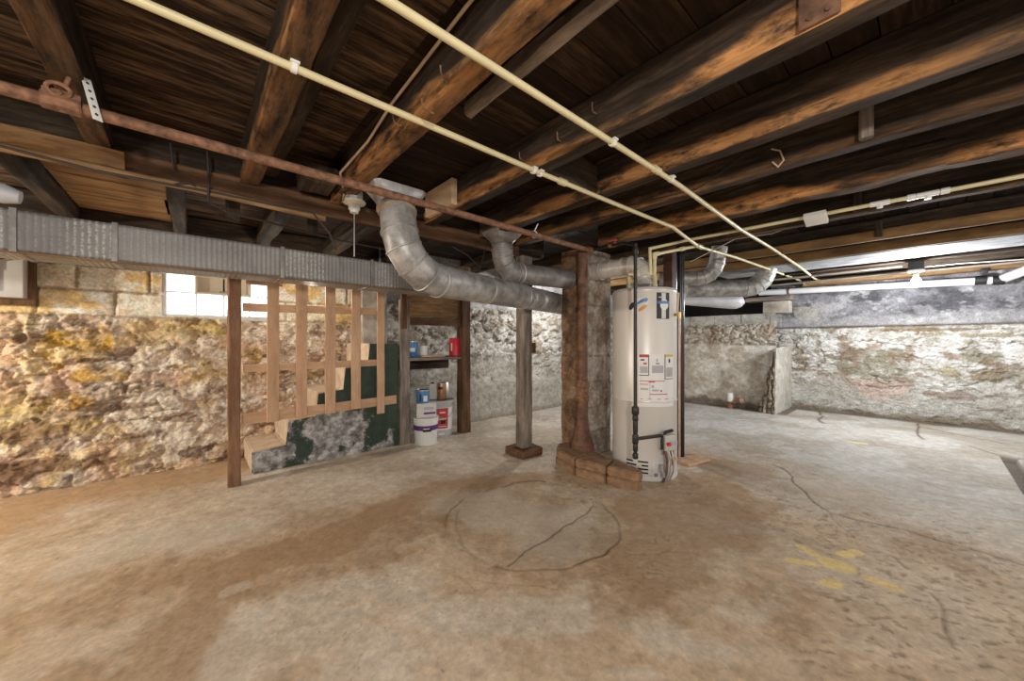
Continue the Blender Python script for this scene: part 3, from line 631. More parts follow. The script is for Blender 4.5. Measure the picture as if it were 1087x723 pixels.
# hanger plate on the big joist at the top edge
q = onX(870, 12, 1.30); mb = MB(); mb.box(1.290, 1.297, q.y - .045, q.y + .045, 1.955, 2.06, .002)
for dy in (-.02, .02): mb.tube([(1.291, q.y + dy, 1.975), (1.284, q.y + dy, 1.975)], .006, 8)
fin('nail_plate', mb, 'rust2', label='brown steel plate nailed on the large joist at the top edge', cat='plate')

# ================================================================== PIPES
def clip(p, ax, r, parent):
    mb = MB(); a = Vector(ax); mb.tube([p - a * .008, p + a * .008], r + .005, 12); mb.box(p.x - .007, p.x + .007, p.y - .007, p.y + .007, p.z, ZJ); mb.box(p.x - .013, p.x + .013, p.y - .022, p.y - .004, p.z + .004, p.z + .012)
    fin('pipe_clip', mb, 'white_pl', parent)
def coup(p, q, r, parent, mat='cpvc', name='coupling'):
    mb = MB(); mb.tube([p, q], r, 14); return fin(name, mb, mat, parent)
rC = .0125
t = thing('water_pipe', (1.5, 1.31, 1.94), 'long cream water pipe crossing under the joists, left of the pair', 'pipe')
pth = [Vector((-2.4, 1.315, 1.937)), Vector((.3, 1.312, 1.937)), Vector((1.35, 1.305, 1.937)), onZ(640, 211, 1.933), onZ(690, 231.5, 1.928), onZ(714, 241, 1.918), onZ(728, 252, 1.895), onZ(742, 262, 1.880), atd(780, 273, 3.6), atd(820, 287, 4.55), atd(850, 298, 5.55), atd(857, 305, 5.85)]
mb = MB(); mb.tube(pth, rC, 12); fin('pipe_run', mb, 'cpvc', t)
for px in (312, 566, 573): clip(onY(px, 0, 1.31) if False else Vector(((lambda r: r.x / r.y * 1.31)(ray(px, 100)), 1.31, 1.937)), (1, 0, 0), rC, t)
coup(pth[3] - (pth[3] - pth[2]).normalized() * .33, pth[3] - (pth[3] - pth[2]).normalized() * .38, .018, t)
coup(pth[7] - (pth[7] - pth[6]).normalized() * .04, pth[7] + (pth[8] - pth[7]).normalized() * .05, .019, t)
t = thing('water_pipe', (1.5, .9, 1.94), 'long cream water pipe crossing under the joists, right of the pair', 'pipe')
pth = [Vector((-2.4, .90, 1.937)), Vector((.6, .897, 1.937)), Vector((1.36, .897, 1.935)), Vector((2.0, .897, 1.93)), atd(785, 243, 2.78), atd(820, 264, 3.48), atd(850, 284, 4.3), atd(865, 296, 5.2), atd(878, 300, 5.75)]
mb = MB(); mb.tube(pth, rC, 12); fin('pipe_run', mb, 'cpvc', t)
for px in (650, 712): clip(Vector(((lambda r: r.x / r.y * .897)(ray(px, 100)), .897, 1.935)), (1, 0, 0), rC, t)
pq = Vector(((lambda r: r.x / r.y * .897)(ray(697, 100)), .897, 1.935)); coup(pq - Vector((.025, 0, 0)), pq + Vector((.025, 0, 0)), .018, t)
# pipes from the heater along the joists to the right
HC = Vector((2.812, 1.551, 0)); HR = .25
n1 = Vector((2.72, 1.635, 1.5)); n2 = Vector((2.80, 1.452, 1.5))
t = thing('water_pipe', (3.12, .5, 1.93), 'cream water pipe from the heater running off to the right edge with white tees', 'pipe')
a = Vector((2.785, 1.475, 1.62)); pb = atd(690, 264, 2.95); pc = atd(732, 254.5, 3.10); pd = atd(985, 206, 2.18); pe = atd(1100, 178, 1.80)
pe = pd + (pd - pc).normalized() * 2.2
mb = MB(); mb.tube([n1 + Vector((0, 0, .13)), a + Vector((-.03, .05, .0)), a] + [pb - Vector((0, 0, .02)), pb] + [pc, pd, pe], .0125, 12); fin('pipe_run', mb, 'cpvc', t)
for px in (934, 960, 985):
    r_ = (px - 732) / (985 - 732); q = pc + (pd - pc) * (1 / ((1 - r_) / 1 + r_ * 1) * 0 + r_)
    # place by the line seen from the room: intersect the vertical plane of that bearing
    rr_ = ray(px, 0); d_ = (pd - pc); s_ = (pc.x * rr_.y - pc.y * rr_.x) / (d_.y * rr_.x - d_.x * rr_.y); q = pc + d_ * s_
    dn = d_.normalized()
    if px == 960: continue
    mb = MB(); mb.tube([q - dn * .045, q + dn * .045], .0165, 12); mb.tube([q, q - Vector((0, 0, .03))], .015, 12)
    if px == 985: mb.tube([q - dn * .085, q - dn * .05], .018, 12); mb.tube([q + dn * .05, q + dn * .085], .018, 12)
    fin('pipe_tee', mb, 'white_pl', t)
t = thing('water_pipe', tuple(n2 + Vector((0, 0, .03))), 'short cream riser from the heater top joining the left long pipe', 'pipe')
pu = Vector((n2.x, n2.y, 1.775)); pj = onZ(738, 261.5, 1.883)
mb = MB(); mb.tube([n2 + Vector((0, 0, .09)), pu, pj], .0125, 12); fin('pipe_run', mb, 'cpvc', t)
for p, q in ((pu - Vector((0, 0, .035)), pu + Vector((0, 0, .012))), (pu, pu + (pj - pu).normalized() * .045), (pu + (pj - pu) * .62, pu + (pj - pu) * .72)): coup(p, q, .018, t)
# old rusty iron pipe with strap hanger
t = thing('iron_pipe', (.5, 1.92, 1.87), 'rusty iron pipe running below the joists to the chimney', 'pipe')
e_ = atd(627, 266, 3.165)
mb = MB(); mb.tube([(-2.4, 1.90, 1.872), (.3, 1.915, 1.872), (1.3, 1.925, 1.872), e_], .021, 14); fin('pipe_run', mb, 'rust', t)
q = onY(66, 113, 1.905); mb = MB(); mb.tube([(q.x - .045, 1.905, 1.872), (q.x - .04, 1.905, 1.872), (q.x + .04, 1.905, 1.872), (q.x + .045, 1.905, 1.872)], [.026, .031, .031, .026], 8); mb.box(q.x - .04, q.x + .045, 1.88, 1.90, 1.865, 1.905, .004); fin('pipe_coupling', mb, 'rust', t)
mb = MB(); mb.tube([e_ - Vector((.04, 0, 0)), e_ + Vector((.012, 0, 0))], .03, 14); fin('end_cap', mb, 'rust', t)
q = onY(62, 95, 1.87); mb = MB(); mb.tube([Vector((q.x + .026 * math.cos(a_), 1.87 - .012 * math.sin(a_), q.z + .015 * math.sin(a_))) for a_ in np.linspace(0, 2 * PI, 17)], .006, 8); mb.tube([(q.x + .012, 1.872, q.z + .012), (q.x + .022, 1.872, 1.95)], .006, 8); mb.tube([(q.x, 1.872, q.z - .01), (q.x + .005, 1.88, 1.895)], .007, 8)
fin('pipe_hook', mb, 'rust', None, 'rusty ring hook over the iron pipe coupling', 'hook')
sa, sb = atd(91, 83, 1.235), atd(104, 128, 1.235); sd = (sb - sa).normalized(); sn = Vector((.62, -.78, 0)); sw = sd.cross(sn).normalized(); sn = sw.cross(sd).normalized()
mb = MB(); mb.obox((sa + sb) / 2, sw, sn, sd, .026, .0025, (sb - sa).length, .0006)
hs = fin('strap_hanger', mb, 'white_pl', None, 'pale perforated metal strap holding the iron pipe to the joist', 'strap')
for i in range(5):
    c = sa + (sb - sa) * (.12 + .185 * i); mb = MB(); mb.tube([c - sn * .0018, c + sn * .0018], .0048, 10); fin('strap_hole', mb, 'soot', hs)
# white tie around the pipe near the second duct
q = onY(567, 243, 1.935); mb = MB(); mb.tube([(q.x - .007, q.y, 1.872), (q.x + .007, q.y, 1.872)], .027, 12); mb.tube([(q.x, q.y, 1.89), (q.x + .02, q.y - .02, 1.95)], .004, 6); fin('pipe_tie', mb, 'white_pl', None, 'white tie around the iron pipe next to the second duct', 'tie')
# white drain pipe along the right wall
t = thing('drain_pipe', (7.15, .6, 1.8), 'white plastic drain pipe along the top of the right wall', 'pipe')
pa = onX(806, 311, 7.18); pb = onX(1046, 298, 7.18); pm = onX(1062, 297, 7.18); pz = onX(1110, 279, 7.0)
mb = MB(); mb.tube([pa, pb, pm], .045, 18); fin('pipe_run', mb, 'pvc', t)
mb = MB(); mb.tube([pm, pm + (pz - pm) * .3, pz, pz + (pz - pm) * 1.5], .050, 18); fin('pipe_branch', mb, 'pvc', t)
dn = (pb - pa).normalized()
for px in (1041, 1060):
    q = onX(px, 297.5, 7.18); mb = MB(); mb.tube([q - dn * .045, q + dn * .045], .056, 18); fin('rubber_coupling', mb, 'rubber', t)
q = onX(1045, 290, 7.18); mb = MB(); mb.box(q.x - .02, q.x + .02, q.y - .03, q.y + .03, q.z, 1.95, .004); fin('pipe_hanger', mb, 'rubber', t)
q = onX(837, 309, 7.18); mb = MB(); mb.tube([q - dn * .015, q + dn * .015], .051, 16); fin('pipe_band', mb, 'rust2', t)

# ================================================================== DUCTS
# corrugated rectangular trunk
t = thing('corrugated_duct', (.4, 3.1, 1.52), 'long rectangular grey corrugated duct below the girder at the left', 'duct')
DY0, DY1, DZ0, DZ1, DX0, DX1 = 2.95, 3.27, 1.522, 1.722, -2.6, 2.05
u = np.arange(DX0, DX1, .0045); prof = [(DY1, DZ1)] + [(DY0 + (DY1 - DY0) * (1 - k / 6), DZ1) for k in range(1, 6)] + [(DY0, DZ1)] + [(DY0, DZ1 - (DZ1 - DZ0) * k / 12) for k in range(1, 12)] + [(DY0, DZ0)] + [(DY0 + (DY1 - DY0) * k / 6, DZ0) for k in range(1, 7)]
pr = np.array(prof); U, J = np.meshgrid(u, np.arange(len(pr)), indexing='ij'); J = J.astype(int)
rib = .5 + .5 * np.cos(U * 2 * PI / .026 + (vn(U * 3, U * 0, 4) - .5) * 1.5); amp = .0022
PY = pr[J, 0]; PZ = pr[J, 1]; front = (J >= 6) & (J <= 18); PYd = PY - np.where(front, rib * amp, 0) + (fbm(U * 2, PZ * 3, 14, 2) - .5) * .008 * front
PZd = PZ + np.where(J < 6, rib * amp, 0) - np.where(J > 18, rib * amp, 0)
fr = rib ** 2 * (.25 + .75 * sst(.4, .6, vn(U * 5, U * 0, 6)))
o = link('duct_wrap', gridmesh('duct_wrap', U, PYd, PZd, None, wear=np.clip(fr, 0, 1)), 'corr', t)
for px in (122, 300, 395, 14):
    q = onY(px, 260, DY0); mb = MB()
    mb.box(q.x - .012, q.x + .012, DY0 - .009, DY1, DZ0 - .007, DZ0 + .001, .002); mb.box(q.x - .012, q.x + .012, DY0 - .012, DY0 + .0, DZ0 - .007, DZ1 + .007, .002); fin('seam_band', mb, 'galv_dull', t)
mb = MB(); mb.box(DX1 - .02, DX1, DY0, DY1, DZ0, DZ1); fin('end_panel', mb, 'galv_dull', t)
mb = MB(); mb.box(DX0, DX1, DY0 - .006, DY0 + .02, DZ0 - .012, DZ0 - .006); fin('edge_strip', mb, 'tan_x', t, 'thin pale strip along the lower edge')
def seam_ring(t, p, d, r, mat):
    mb = MB(); d = d.normalized(); mb.tube([p - d * .006, p - d * .003, p + d * .003, p + d * .006], [r + .001, r + .006, r + .006, r + .001], 28); fin('seam', mb, mat, t)
def duct(t, path, r, mat, name='duct_run', seams=True):
    mb = MB(); mb.tube(path, r, 28); fin(name, mb, mat, t, smooth=25)
    if seams:
        for i in range(1, len(path) - 1): seam_ring(t, Vector(path[i]), (Vector(path[i + 1]) - Vector(path[i - 1])), r, mat)
RD = .10
t = thing('round_duct', (.9, 1.97, 1.45), 'large round galvanized duct with a segmented elbow dropping from the ceiling', 'duct')
top = Vector((.885, 2.02, 1.86)); cor = Vector((.875, 1.905, 1.445)); end = Vector((2.76, 2.445, 1.45)); dirv = (end - cor).normalized()
ap = arc(top, cor, end, .235, 4)
duct(t, [top, Vector((.884, 2.008, 1.82))] + ap + [cor + dirv * .75, cor + dirv * 1.25, end + dirv * .4], RD, 'galv')
mb = MB(); mb.lathe(top, [(RD + .004, -.06), (RD + .012, -.045), (RD + .012, -.02), (RD + .004, -.01)], 28); fin('collar', mb, 'collar', t, 'tan banded collar')
def boot(cx, cy, z0, z1, r, hx, hy, n=28):
    mb = MB(); rings = []
    for k in range(7):
        f = k / 6; s = f * f * (3 - 2 * f); ring = []
        for j in range(n):
            a_ = 2 * PI * j / n; c, s_ = math.cos(a_), math.sin(a_); m_ = max(abs(c) / hx, abs(s_) / hy)
            ring.append(mb.bm.verts.new((cx + (c * r) * (1 - s) + c / m_ * s, cy + (s_ * r) * (1 - s) + s_ / m_ * s, z0 + (z1 - z0) * f)))
        rings.append(ring)
    for a_, b_ in zip(rings[:-1], rings[1:]):
        for j in range(n): mb.bm.faces.new((a_[j], a_[(j + 1) % n], b_[(j + 1) % n], b_[j]))
    mb.bm.faces.new(rings[-1]); return mb
fin('ceiling_boot', boot(top.x, top.y + .02, 1.845, 1.955, RD, .155, .10), 'galv', t)
r2 = .088; t = thing('round_duct', (1.95, 2.33, 1.64), 'second round duct, smaller and darker, elbowing into the chimney side', 'duct')
top2 = Vector((1.93, 2.33, 1.88)); cor2 = Vector((1.95, 2.33, 1.652)); end2 = Vector((2.64, 2.20, 1.648)); ap2 = arc(top2, cor2, end2, .13, 3)
duct(t, [top2, Vector((1.93, 2.33, 1.83))] + ap2 + [end2 + Vector((.0, 0, 0))], r2, 'galv_dull')
fin('ceiling_boot', boot(top2.x, top2.y, 1.87, 1.975, r2 - .004, .13, .11), 'galv_dull', t)
mb = MB(); q = ap2[-1] + (end2 - ap2[-1]).normalized() * .03; mb.tube([q - Vector((.006, 0, 0)), q + Vector((.006, 0, 0))], r2 + .003, 28); fin('foil_tape', mb, 'galv_bright', t)
# ducts beyond the heater
def elbow_duct(label, A, B, Cc, r, mat, rad, g=4, nm='round_duct'):
    t = thing(nm, tuple(B), label, 'duct'); duct(t, [A] + arc(A, B, Cc, rad, g) + [Cc], r, mat); return t
elbow_duct('short elbow duct turning up to the ceiling just right of the black column', atd(700, 296, 4.0), atd(758, 295.5, 3.80), atd(764, 262, 3.76), .075, 'galv', .17)
elbow_duct('dark grey elbow duct beyond the column, longest of the elbows, turning up into the joists', atd(728, 307, 4.8), atd(808, 306, 4.6), atd(817, 276, 4.55), .108, 'galv', .22)
t = thing('round_duct', tuple(atd(750, 316, 5.0)), 'whitish wrapped round duct lying lowest beyond the black column', 'duct')
p1, p2 = atd(690, 313, 5.3), atd(778, 320, 5.0); dd = (p2 - p1).normalized()
mb = MB(); mb.tube([p1, p2, p2 + dd * .06, p2 + dd * .11, p2 + dd * .14], [.105, .105, .095, .065, .02], 28); fin('duct_run', mb, 'wrap', t)

# ================================================================== CHIMNEY AND STACK
def chimney():
    x0, x1, y0, y1 = 2.66, 3.12, 2.05, 2.31; ch = .05; n = 11
    per = []
    def eg(p, q, k):
        for i in range(k): per.append((p[0] + (q[0] - p[0]) * i / k, p[1] + (q[1] - p[1]) * i / k))
    eg((x0, y1), (x0, y0 + ch), 24); eg((x0, y0 + ch), (x0 + ch, y0), 8); eg((x0 + ch, y0), (x1 - ch, y0), 34); eg((x1 - ch, y0), (x1, y0 + ch), 6); eg((x1, y0 + ch), (x1, y1), 20); eg((x1, y1), (x0, y1), 30)
    per.append(per[0]); per = np.array(per); z = np.arange(0, 1.93, .010)
    Zg, J = np.meshgrid(z, np.arange(len(per)), indexing='ij'); J = J.astype(int); px, py = per[J, 0], per[J, 1]
    s = np.concatenate([[0], np.cumsum(np.hypot(*np.diff(per, axis=0).T))])[J]
    s = np.where(J == len(per) - 1, 0, s)
    mx, my = (x0 + x1) / 2, (y0 + y1) / 2; L_ = np.hypot(px - mx, py - my); ox, oy = (px - mx) / L_, (py - my) / L_
    f = fbm(s * 9 + 3, Zg * 7, 4, 5, .6); f2 = fbm(s * 22, Zg * 22, 5, 4); row = Zg / .235 + .08 * (vn(s * 4, Zg * 2, 6) - .5); jz = np.abs(row - np.round(row)) * .235; js = np.abs(s / .34 + .5 * (np.floor(row) % 2) - np.round(s / .34 + .5 * (np.floor(row) % 2))) * .34
    jo = sst(.003, .014, np.minimum(jz, js * 2) + (f2 - .5) * .012)
    wrap = np.where(J == len(per) - 1, 0, 1)
    hh = (f - .5) * .022 + (f2 - .5) * .010 + jo * .005
    hh[:, -1] = hh[:, 0]
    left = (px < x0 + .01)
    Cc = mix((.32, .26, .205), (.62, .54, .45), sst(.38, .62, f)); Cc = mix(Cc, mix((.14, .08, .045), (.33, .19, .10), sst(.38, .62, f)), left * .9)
    Cc = mix(Cc, np.array((.55, .48, .42)), sst(.60, .68, fbm(s * 6 + 8, Zg * 5, 9, 5)) * .65 * (1 - left * .6)); Cc = mix(Cc, np.array((.16, .115, .09)), (1 - jo) * .45); Cc = mix(Cc, np.array((.26, .14, .08)), sst(.58, .66, fbm(s * 5, Zg * 6, 19, 5)) * .35)
    Cc = Cc * (.72 + .5 * f2)[..., None]
    # closing top ring
    return gridmesh('chimney', px + ox * hh, py + oy * hh, Zg, Cc)
o = link('chimney', chimney(), 'chim', origin=(2.86, 2.18, 0)); tagit(o, 'stained masonry chimney stack beside the water heater', 'chimney')
sp = Vector((2.595, 2.015, 0)); t = thing('iron_stack', (sp.x, sp.y, .17), 'thick rusty iron stack pipe standing against the chimney', 'pipe')
mb = MB(); mb.lathe(sp, [(.043, .68), (.043, 1.88)], 20); fin('pipe_run', mb, 'rust2', t)
mb = MB(); mb.lathe(sp, [(.108, .125), (.10, .16), (.075, .24), (.055, .33), (.048, .42), (.048, .54)], 24); fin('flared_foot', mb, 'rust2', t)
mb = MB(); mb.lathe(sp, [(.046, .54), (.058, .545), (.058, .60), (.052, .61), (.052, .66), (.062, .67), (.062, .70), (.05, .73), (.043, .73)], 24); fin('hub_joint', mb, 'rust', t)
mb = MB(); mb.lathe(sp, [(.05, .565), (.0615, .57), (.0615, .585), (.05, .59)], 24); fin('joint_band', mb, 'tan_x', t)
# brick kerb
t = thing('brick_kerb', (2.38, 1.75, 0), 'low curved kerb of brown bricks in front of the chimney foot', 'kerb')
KF = [Vector((2.52, 2.24, 0)), Vector((2.37, 2.13, 0)), Vector((2.29, 1.86, 0)), Vector((2.325, 1.59, 0)), Vector((2.385, 1.345, 0))]
KB = [Vector((2.63, 2.18, 0)), Vector((2.50, 2.07, 0)), Vector((2.46, 1.86, 0)), Vector((2.515, 1.64, 0)), Vector((2.455, 1.36, 0))]
for lv in range(2):
    z0, z1 = (.0, .068) if lv == 0 else (.070, .138)
    for i in range(4):
        g = .006; a, b_, c, d = KF[i], KF[i + 1], KB[i + 1], KB[i]
        e1 = (b_ - a).normalized() * g; e2 = (c - d).normalized() * g; mb = MB()
        off = Vector((.004 * lv, 0, 0))
        mb.prism([a + e1 + off + Vector((0, 0, z0)), b_ - e1 + off + Vector((0, 0, z0)), c - e2 + off + Vector((0, 0, z0)), d + e2 + off + Vector((0, 0, z0))], (0, 0, z1 - z0))
        bmesh.ops.bevel(mb.bm, geom=mb.bm.edges[:], offset=.008, segments=2, affect='EDGES'); bmesh.ops.subdivide_edges(mb.bm, edges=[e for e in mb.bm.edges if e.calc_length() > .06], cuts=5, use_grid_fill=True)
        for v in mb.bm.verts:
            k = np.array([v.co.x * 30, v.co.y * 30 + v.co.z * 23]); dlt = (float(fbm(k[:1], k[1:], 3 + lv, 3)[0]) - .5) * .012; v.co += Vector((dlt, dlt * .6, dlt * .5 * (1 if lv else 0)))
        fin('brick', mb, 'brick', t)
mb = MB(); mb.prism([KB[1] + Vector((0, 0, .0)), KB[2], KB[3] , KB[3] + Vector((.03, .1, 0)), Vector((2.64, 2.02, 0))], (0, 0, .125)); fin('mortar_fill', mb, 'brick', t)

# ================================================================== WATER HEATER
toC = (Vector((0, 0, 0)) - HC); toC.z = 0; toC.normalize(); rgt = Vector((-toC.y, toC.x, 0))
if rgt.dot(Vector((ST, -CT, 0))) < 0: rgt = -rgt
def hp(a, z, r=HR): return HC + toC * (r * math.cos(a)) + rgt * (r * math.sin(a)) + Vector((0, 0, z))
HD = HC.length
def hang(px):
    b_ = math.atan((px - 543.5) / F) - math.atan2((HC.dot(Vector((ST, -CT, 0)))), HC.dot(Vector((CT, ST, 0))))
    s = math.sin(b_) * HD / HR; s = max(-.985, min(.985, s)); return math.asin(s) - b_
def hz(px, py):
    a = hang(px); p = hp(a, 0); d = p.dot(Vector((CT, ST, 0))); return H + (361.5 - py) / F * d
def patch(name, px0, px1, py0, py1, mat, parent, th=.002, n=10, label=None):
    a0, a1 = hang(px0), hang(px1); pm = (px0 + px1) / 2; z1, z0 = hz(pm, py0), hz(pm, py1); mb = MB(); g = []
    for i in range(n + 1):
        a = a0 + (a1 - a0) * i / n; g.append([mb.bm.verts.new(hp(a, z, r)) for z, r in ((z0, HR - .001), (z0, HR + th), (z1, HR + th), (z1, HR - .001))])
    for p, q in zip(g[:-1], g[1:]):
        for k in range(4): mb.bm.faces.new((p[k], p[(k + 1) % 4], q[(k + 1) % 4], q[k]))
    mb.bm.faces.new(g[0]); mb.bm.faces.new(g[-1][::-1])
    return fin(name, mb, mat, parent, label=label, smooth=40)
def oval(name, cx, cy, rx, ry, tilt, mat, parent, th, hole=0.0):
    """oval decal wrapped round the tank"""
    mb = MB(); n = 36; o1, i1 = [], []
    def pt(k, f):
        a = 2 * PI * k / n; x, y = rx * f * math.cos(a), ry * f * math.sin(a); X_, Y_ = x * math.cos(tilt) - y * math.sin(tilt), x * math.sin(tilt) + y * math.cos(tilt)
        return hp(hang(cx + X_), hz(cx + X_, cy - Y_), HR + th)
    ou = [mb.bm.verts.new(pt(k, 1)) for k in range(n)]
    rs = [ou]
    for f in (.75, .5, .25): rs.append([mb.bm.verts.new(pt(k, f if not hole else 1 - (1 - hole) * (1 - f) / .75)) for k in range(n)])
    for a, b_ in zip(rs[:-1], rs[1:]):
        for k in range(n): mb.bm.faces.new((a[k], a[(k + 1) % n], b_[(k + 1) % n], b_[k]))
    if not hole: mb.bm.faces.new(rs[-1])
    return fin(name, mb, mat, parent, smooth=60)
t = thing('water_heater', tuple(HC), 'tall off-white tank water heater with warning labels, beside the chimney', 'water heater')
mb = MB(); mb.lathe(HC, [(HR - .012, .0), (HR - .004, .004), (HR - .004, .05), (HR, .055), (HR, .60), (HR + .003, .605), (HR + .003, .615), (HR, .62), (HR, 1.455), (HR + .003, 1.46), (HR + .003, 1.475), (HR - .006, 1.49), (HR - .03, 1.497), (.05, 1.505)], 72); tank = fin('tank', mb, 'heater', t)
mb = MB(); mb.lathe(HC, [(HR + .001, .012), (HR + .004, .014), (HR + .004, .045), (HR + .001, .047)], 72); fin('base_ring', mb, 'lt', t)
# draft hood and nipples
mb = MB(); mb.lathe(HC, [(.10, 1.535), (.105, 1.54), (.065, 1.585), (.062, 1.61), (.0, 1.612)], 28)
for a in (0, 2.1, 4.2): mb.tube([HC + Vector((.085 * math.cos(a), .085 * math.sin(a), 1.50)), HC + Vector((.095 * math.cos(a), .095 * math.sin(a), 1.54))], .006, 6)
fin('draft_hood', mb, 'galv_bright', t)
for p in (n1, n2):
    mb = MB(); mb.lathe(Vector((p.x, p.y, 0)), [(.022, 1.498), (.022, 1.53), (.020, 1.535), (.018, 1.60), (.015, 1.605)], 14); fin('pipe_nipple', mb, 'cpvc', t)
# badges and labels
lg = oval('badge_oval', 678.5, 323, 11, 6.2, .45, 'label_w', t, .0025); oval('badge_blue', 682, 320.3, 6.5, 2.6, .5, 'label_b', lg, .0035); oval('badge_dark', 670.8, 325, 2.2, 4.6, -.5, 'label_k', lg, .0035); oval('badge_orange', 682, 327, 5.6, 1.9, .6, 'label_o', lg, .0035); oval('badge_bar', 679, 323.6, 7.5, 1.3, .45, 'lt', lg, .0042)
bd = patch('black_badge', 697, 710.2, 310.5, 338.5, 'label_k', t, .002); patch('badge_stripe', 702.2, 706.5, 311, 338, 'lt', bd, .003); oval('badge_shield', 704.7, 323.5, 4.2, 5.8, 0, 'label_w', bd, .0045); patch('badge_banner', 697.5, 709.5, 319.5, 322.5, 'label_b', bd, .0055); patch('badge_line', 699, 704, 315, 316, 'lt', bd, .004)
lb = patch('label_sheet', 677.5, 714.6, 376, 432, 'label_w', t, .0015, 14)
for x0, x1, y0, y1, m_ in ((678.5, 688.3, 376.3, 379.3, 'label_r'), (688.2, 689, 376.5, 398.5, 'label_k'), (678.5, 689, 398, 398.8, 'label_k'), (680, 684, 381.3, 382.8, 'label_k'), (683, 686.5, 385, 387, 'label_r'), (679.5, 687.5, 389, 396, 'label_g'),
                           (696.5, 698.2, 381, 384, 'label_g'), (696, 700, 385.5, 386.5, 'label_k'), (692, 704, 388, 396, 'label_g'), (706, 713.8, 376.3, 379, 'label_y'), (705.4, 706.1, 376.5, 402.5, 'label_k'), (705.4, 714, 401.8, 402.5, 'label_k'), (709.5, 711, 381, 385, 'label_k'), (707, 713.5, 390, 400, 'label_g'),
                           (679, 706, 404.3, 405.0, 'label_r'), (688.5, 695, 404.6, 406, 'label_r'), (679, 688, 407.6, 408.3, 'label_r'), (689.5, 690, 406, 424, 'label_g'), (691.5, 694, 409, 412, 'label_g'), (701, 702.5, 414, 416, 'label_r'), (690, 708, 418.3, 419.2, 'label_r'), (680, 688, 412, 414, 'label_g'), (680, 714, 423.6, 424.2, 'label_r'), (692, 699, 413.5, 415.5, 'label_g')):
    patch('label_print', x0, x1, y0, y1, m_, lb, .003, 4)
# vent slots, burner door, drain valve
for x0, x1, y in ((665, 672, 488.3), (665, 675.5, 492.3), (665, 671.8, 496.2), (677, 688, 490.5), (681, 688, 494.6), (677, 688, 498.2), (681, 688, 502.3), (678, 688, 506.3)): patch('vent_slot', x0, x1, y - .8, y + .8, 'soot', t, .0015, 6)
dr = patch('burner_door', 692.5, 703.5, 489, 507.5, 'lt', t, .004); patch('burner_window', 694, 698, 502.5, 506, 'galv_dull', dr, .006, 4)
p = hp(hang(700.5), .10); o1 = (p - HC); o1.z = 0; o1.normalize()
mb = MB(); mb.tube([p, p + o1 * .05], .018, 12); mb.tube([p + o1 * .05, p + o1 * .05 - Vector((0, 0, .04))], .014, 12); mb.tube([p + o1 * .035 + Vector((0, 0, .0)), p + o1 * .035 + Vector((0, 0, .045))], .02, 10); fin('drain_valve', mb, 'tin', t)
a = hang(704.5); zc = hz(704.5, 467); p = hp(a, zc); o1 = (p - HC); o1.z = 0; o1.normalize(); s1 = Vector((-o1.y, o1.x, 0)); s1 = s1 if s1.dot(rgt) > 0 else -s1
mb = MB(); mb.obox(p + o1 * .045, s1, o1, Vector((0, 0, 1)), .105, .09, .12, .012); gv = fin('gas_valve', mb, 'panel', t)
mb = MB(); c0 = p + o1 * .06 - s1 * .058; mb.tube([c0 - Vector((0, 0, .05)), c0 + Vector((0, 0, .02)), c0 + Vector((0, 0, .075)) + s1 * .03, c0 + Vector((0, 0, .085)) + s1 * .09], .012, 10); fin('pilot_conduit', mb, 'black', gv)
mb = MB(); mb.tube([p + o1 * .05 + s1 * .03 - Vector((0, 0, .06)), p + o1 * .05 + s1 * .03 - Vector((0, 0, .11))], .016, 10); mb.tube([p + o1 * .06 - s1 * .035 - Vector((0, 0, .06)), p + o1 * .06 - s1 * .035 - Vector((0, 0, .09))], .013, 10); fin('valve_nut', mb, 'rust2', gv)
mb = MB(); mb.tube([p + o1 * .09 - s1 * .03 + Vector((0, 0, -.005)), p + o1 * .108 - s1 * .03 + Vector((0, 0, -.005))], .014, 16); fin('gas_knob', mb, 'red_pl', gv)
mb = MB(); mb.obox(p + o1 * .092 + s1 * .018, s1, o1, Vector((0, 0, 1)), .06, .006, .03, .002); fin('control_dial', mb, 'label_g', gv)
for k, dx in enumerate((-.03, .0, .025)):
    q = p + o1 * .06 + s1 * dx - Vector((0, 0, .07)); mb = MB(); mb.tube([q, q - Vector((0, 0, .06)) + o1 * .02, q - Vector((0, 0, .16)) + s1 * .01, q - Vector((0, 0, .24)) - o1 * .03], .006 if k else .009, 8); fin('gas_tube', mb, 'rust2' if k == 0 else 'tin', t)
mb = MB(); q = p + s1 * .04 + o1 * .05 - Vector((0, 0, .13)); mb.tube([q - s1 * .02, q + s1 * .02], .012, 10); mb.tube([q, q - Vector((0, 0, .05))], .008, 8); fin('tube_fitting', mb, 'brass', t)
# relief valve and copper discharge tube at the right side
a = hang(717.0); q = hp(1.12, hz(714, 334)); oo = (q - HC); oo.z = 0; oo.normalize()
mb = MB(); mb.tube([q - oo * .01, q + oo * .045], .012, 12); mb.tube([q + oo * .035 - Vector((0, 0, .03)), q + oo * .035 + Vector((0, 0, .02))], .013, 12); fin('relief_valve', mb, 'brass', t)
mb = MB(); mb.tube([q + oo * .035 - Vector((0, 0, .02)), Vector(((q + oo * .035).x, (q + oo * .035).y, .12))], .0095, 12); mb.tube([q + oo * .02 + Vector((0, 0, .02)), q + oo * .03 + Vector((0, 0, .17))], .008, 8); fin('discharge_tube', mb, 'copper', t)
# flue pipe to the chimney
t = thing('flue_pipe', (2.8, 1.8, 1.62), 'shiny flue pipe elbowing from the heater top into the chimney', 'pipe')
A = Vector((2.80, 2.045, 1.715)); B = Vector((2.812, 1.551, 1.715)); D = Vector((2.812, 1.551, 1.595)); duct(t, [A, A + (B - A) * .18, A + (B - A) * .40, A + (B - A) * .62] + arc(A + (B - A) * .5, B, D, .115, 3) + [D], .077, 'galv_bright')
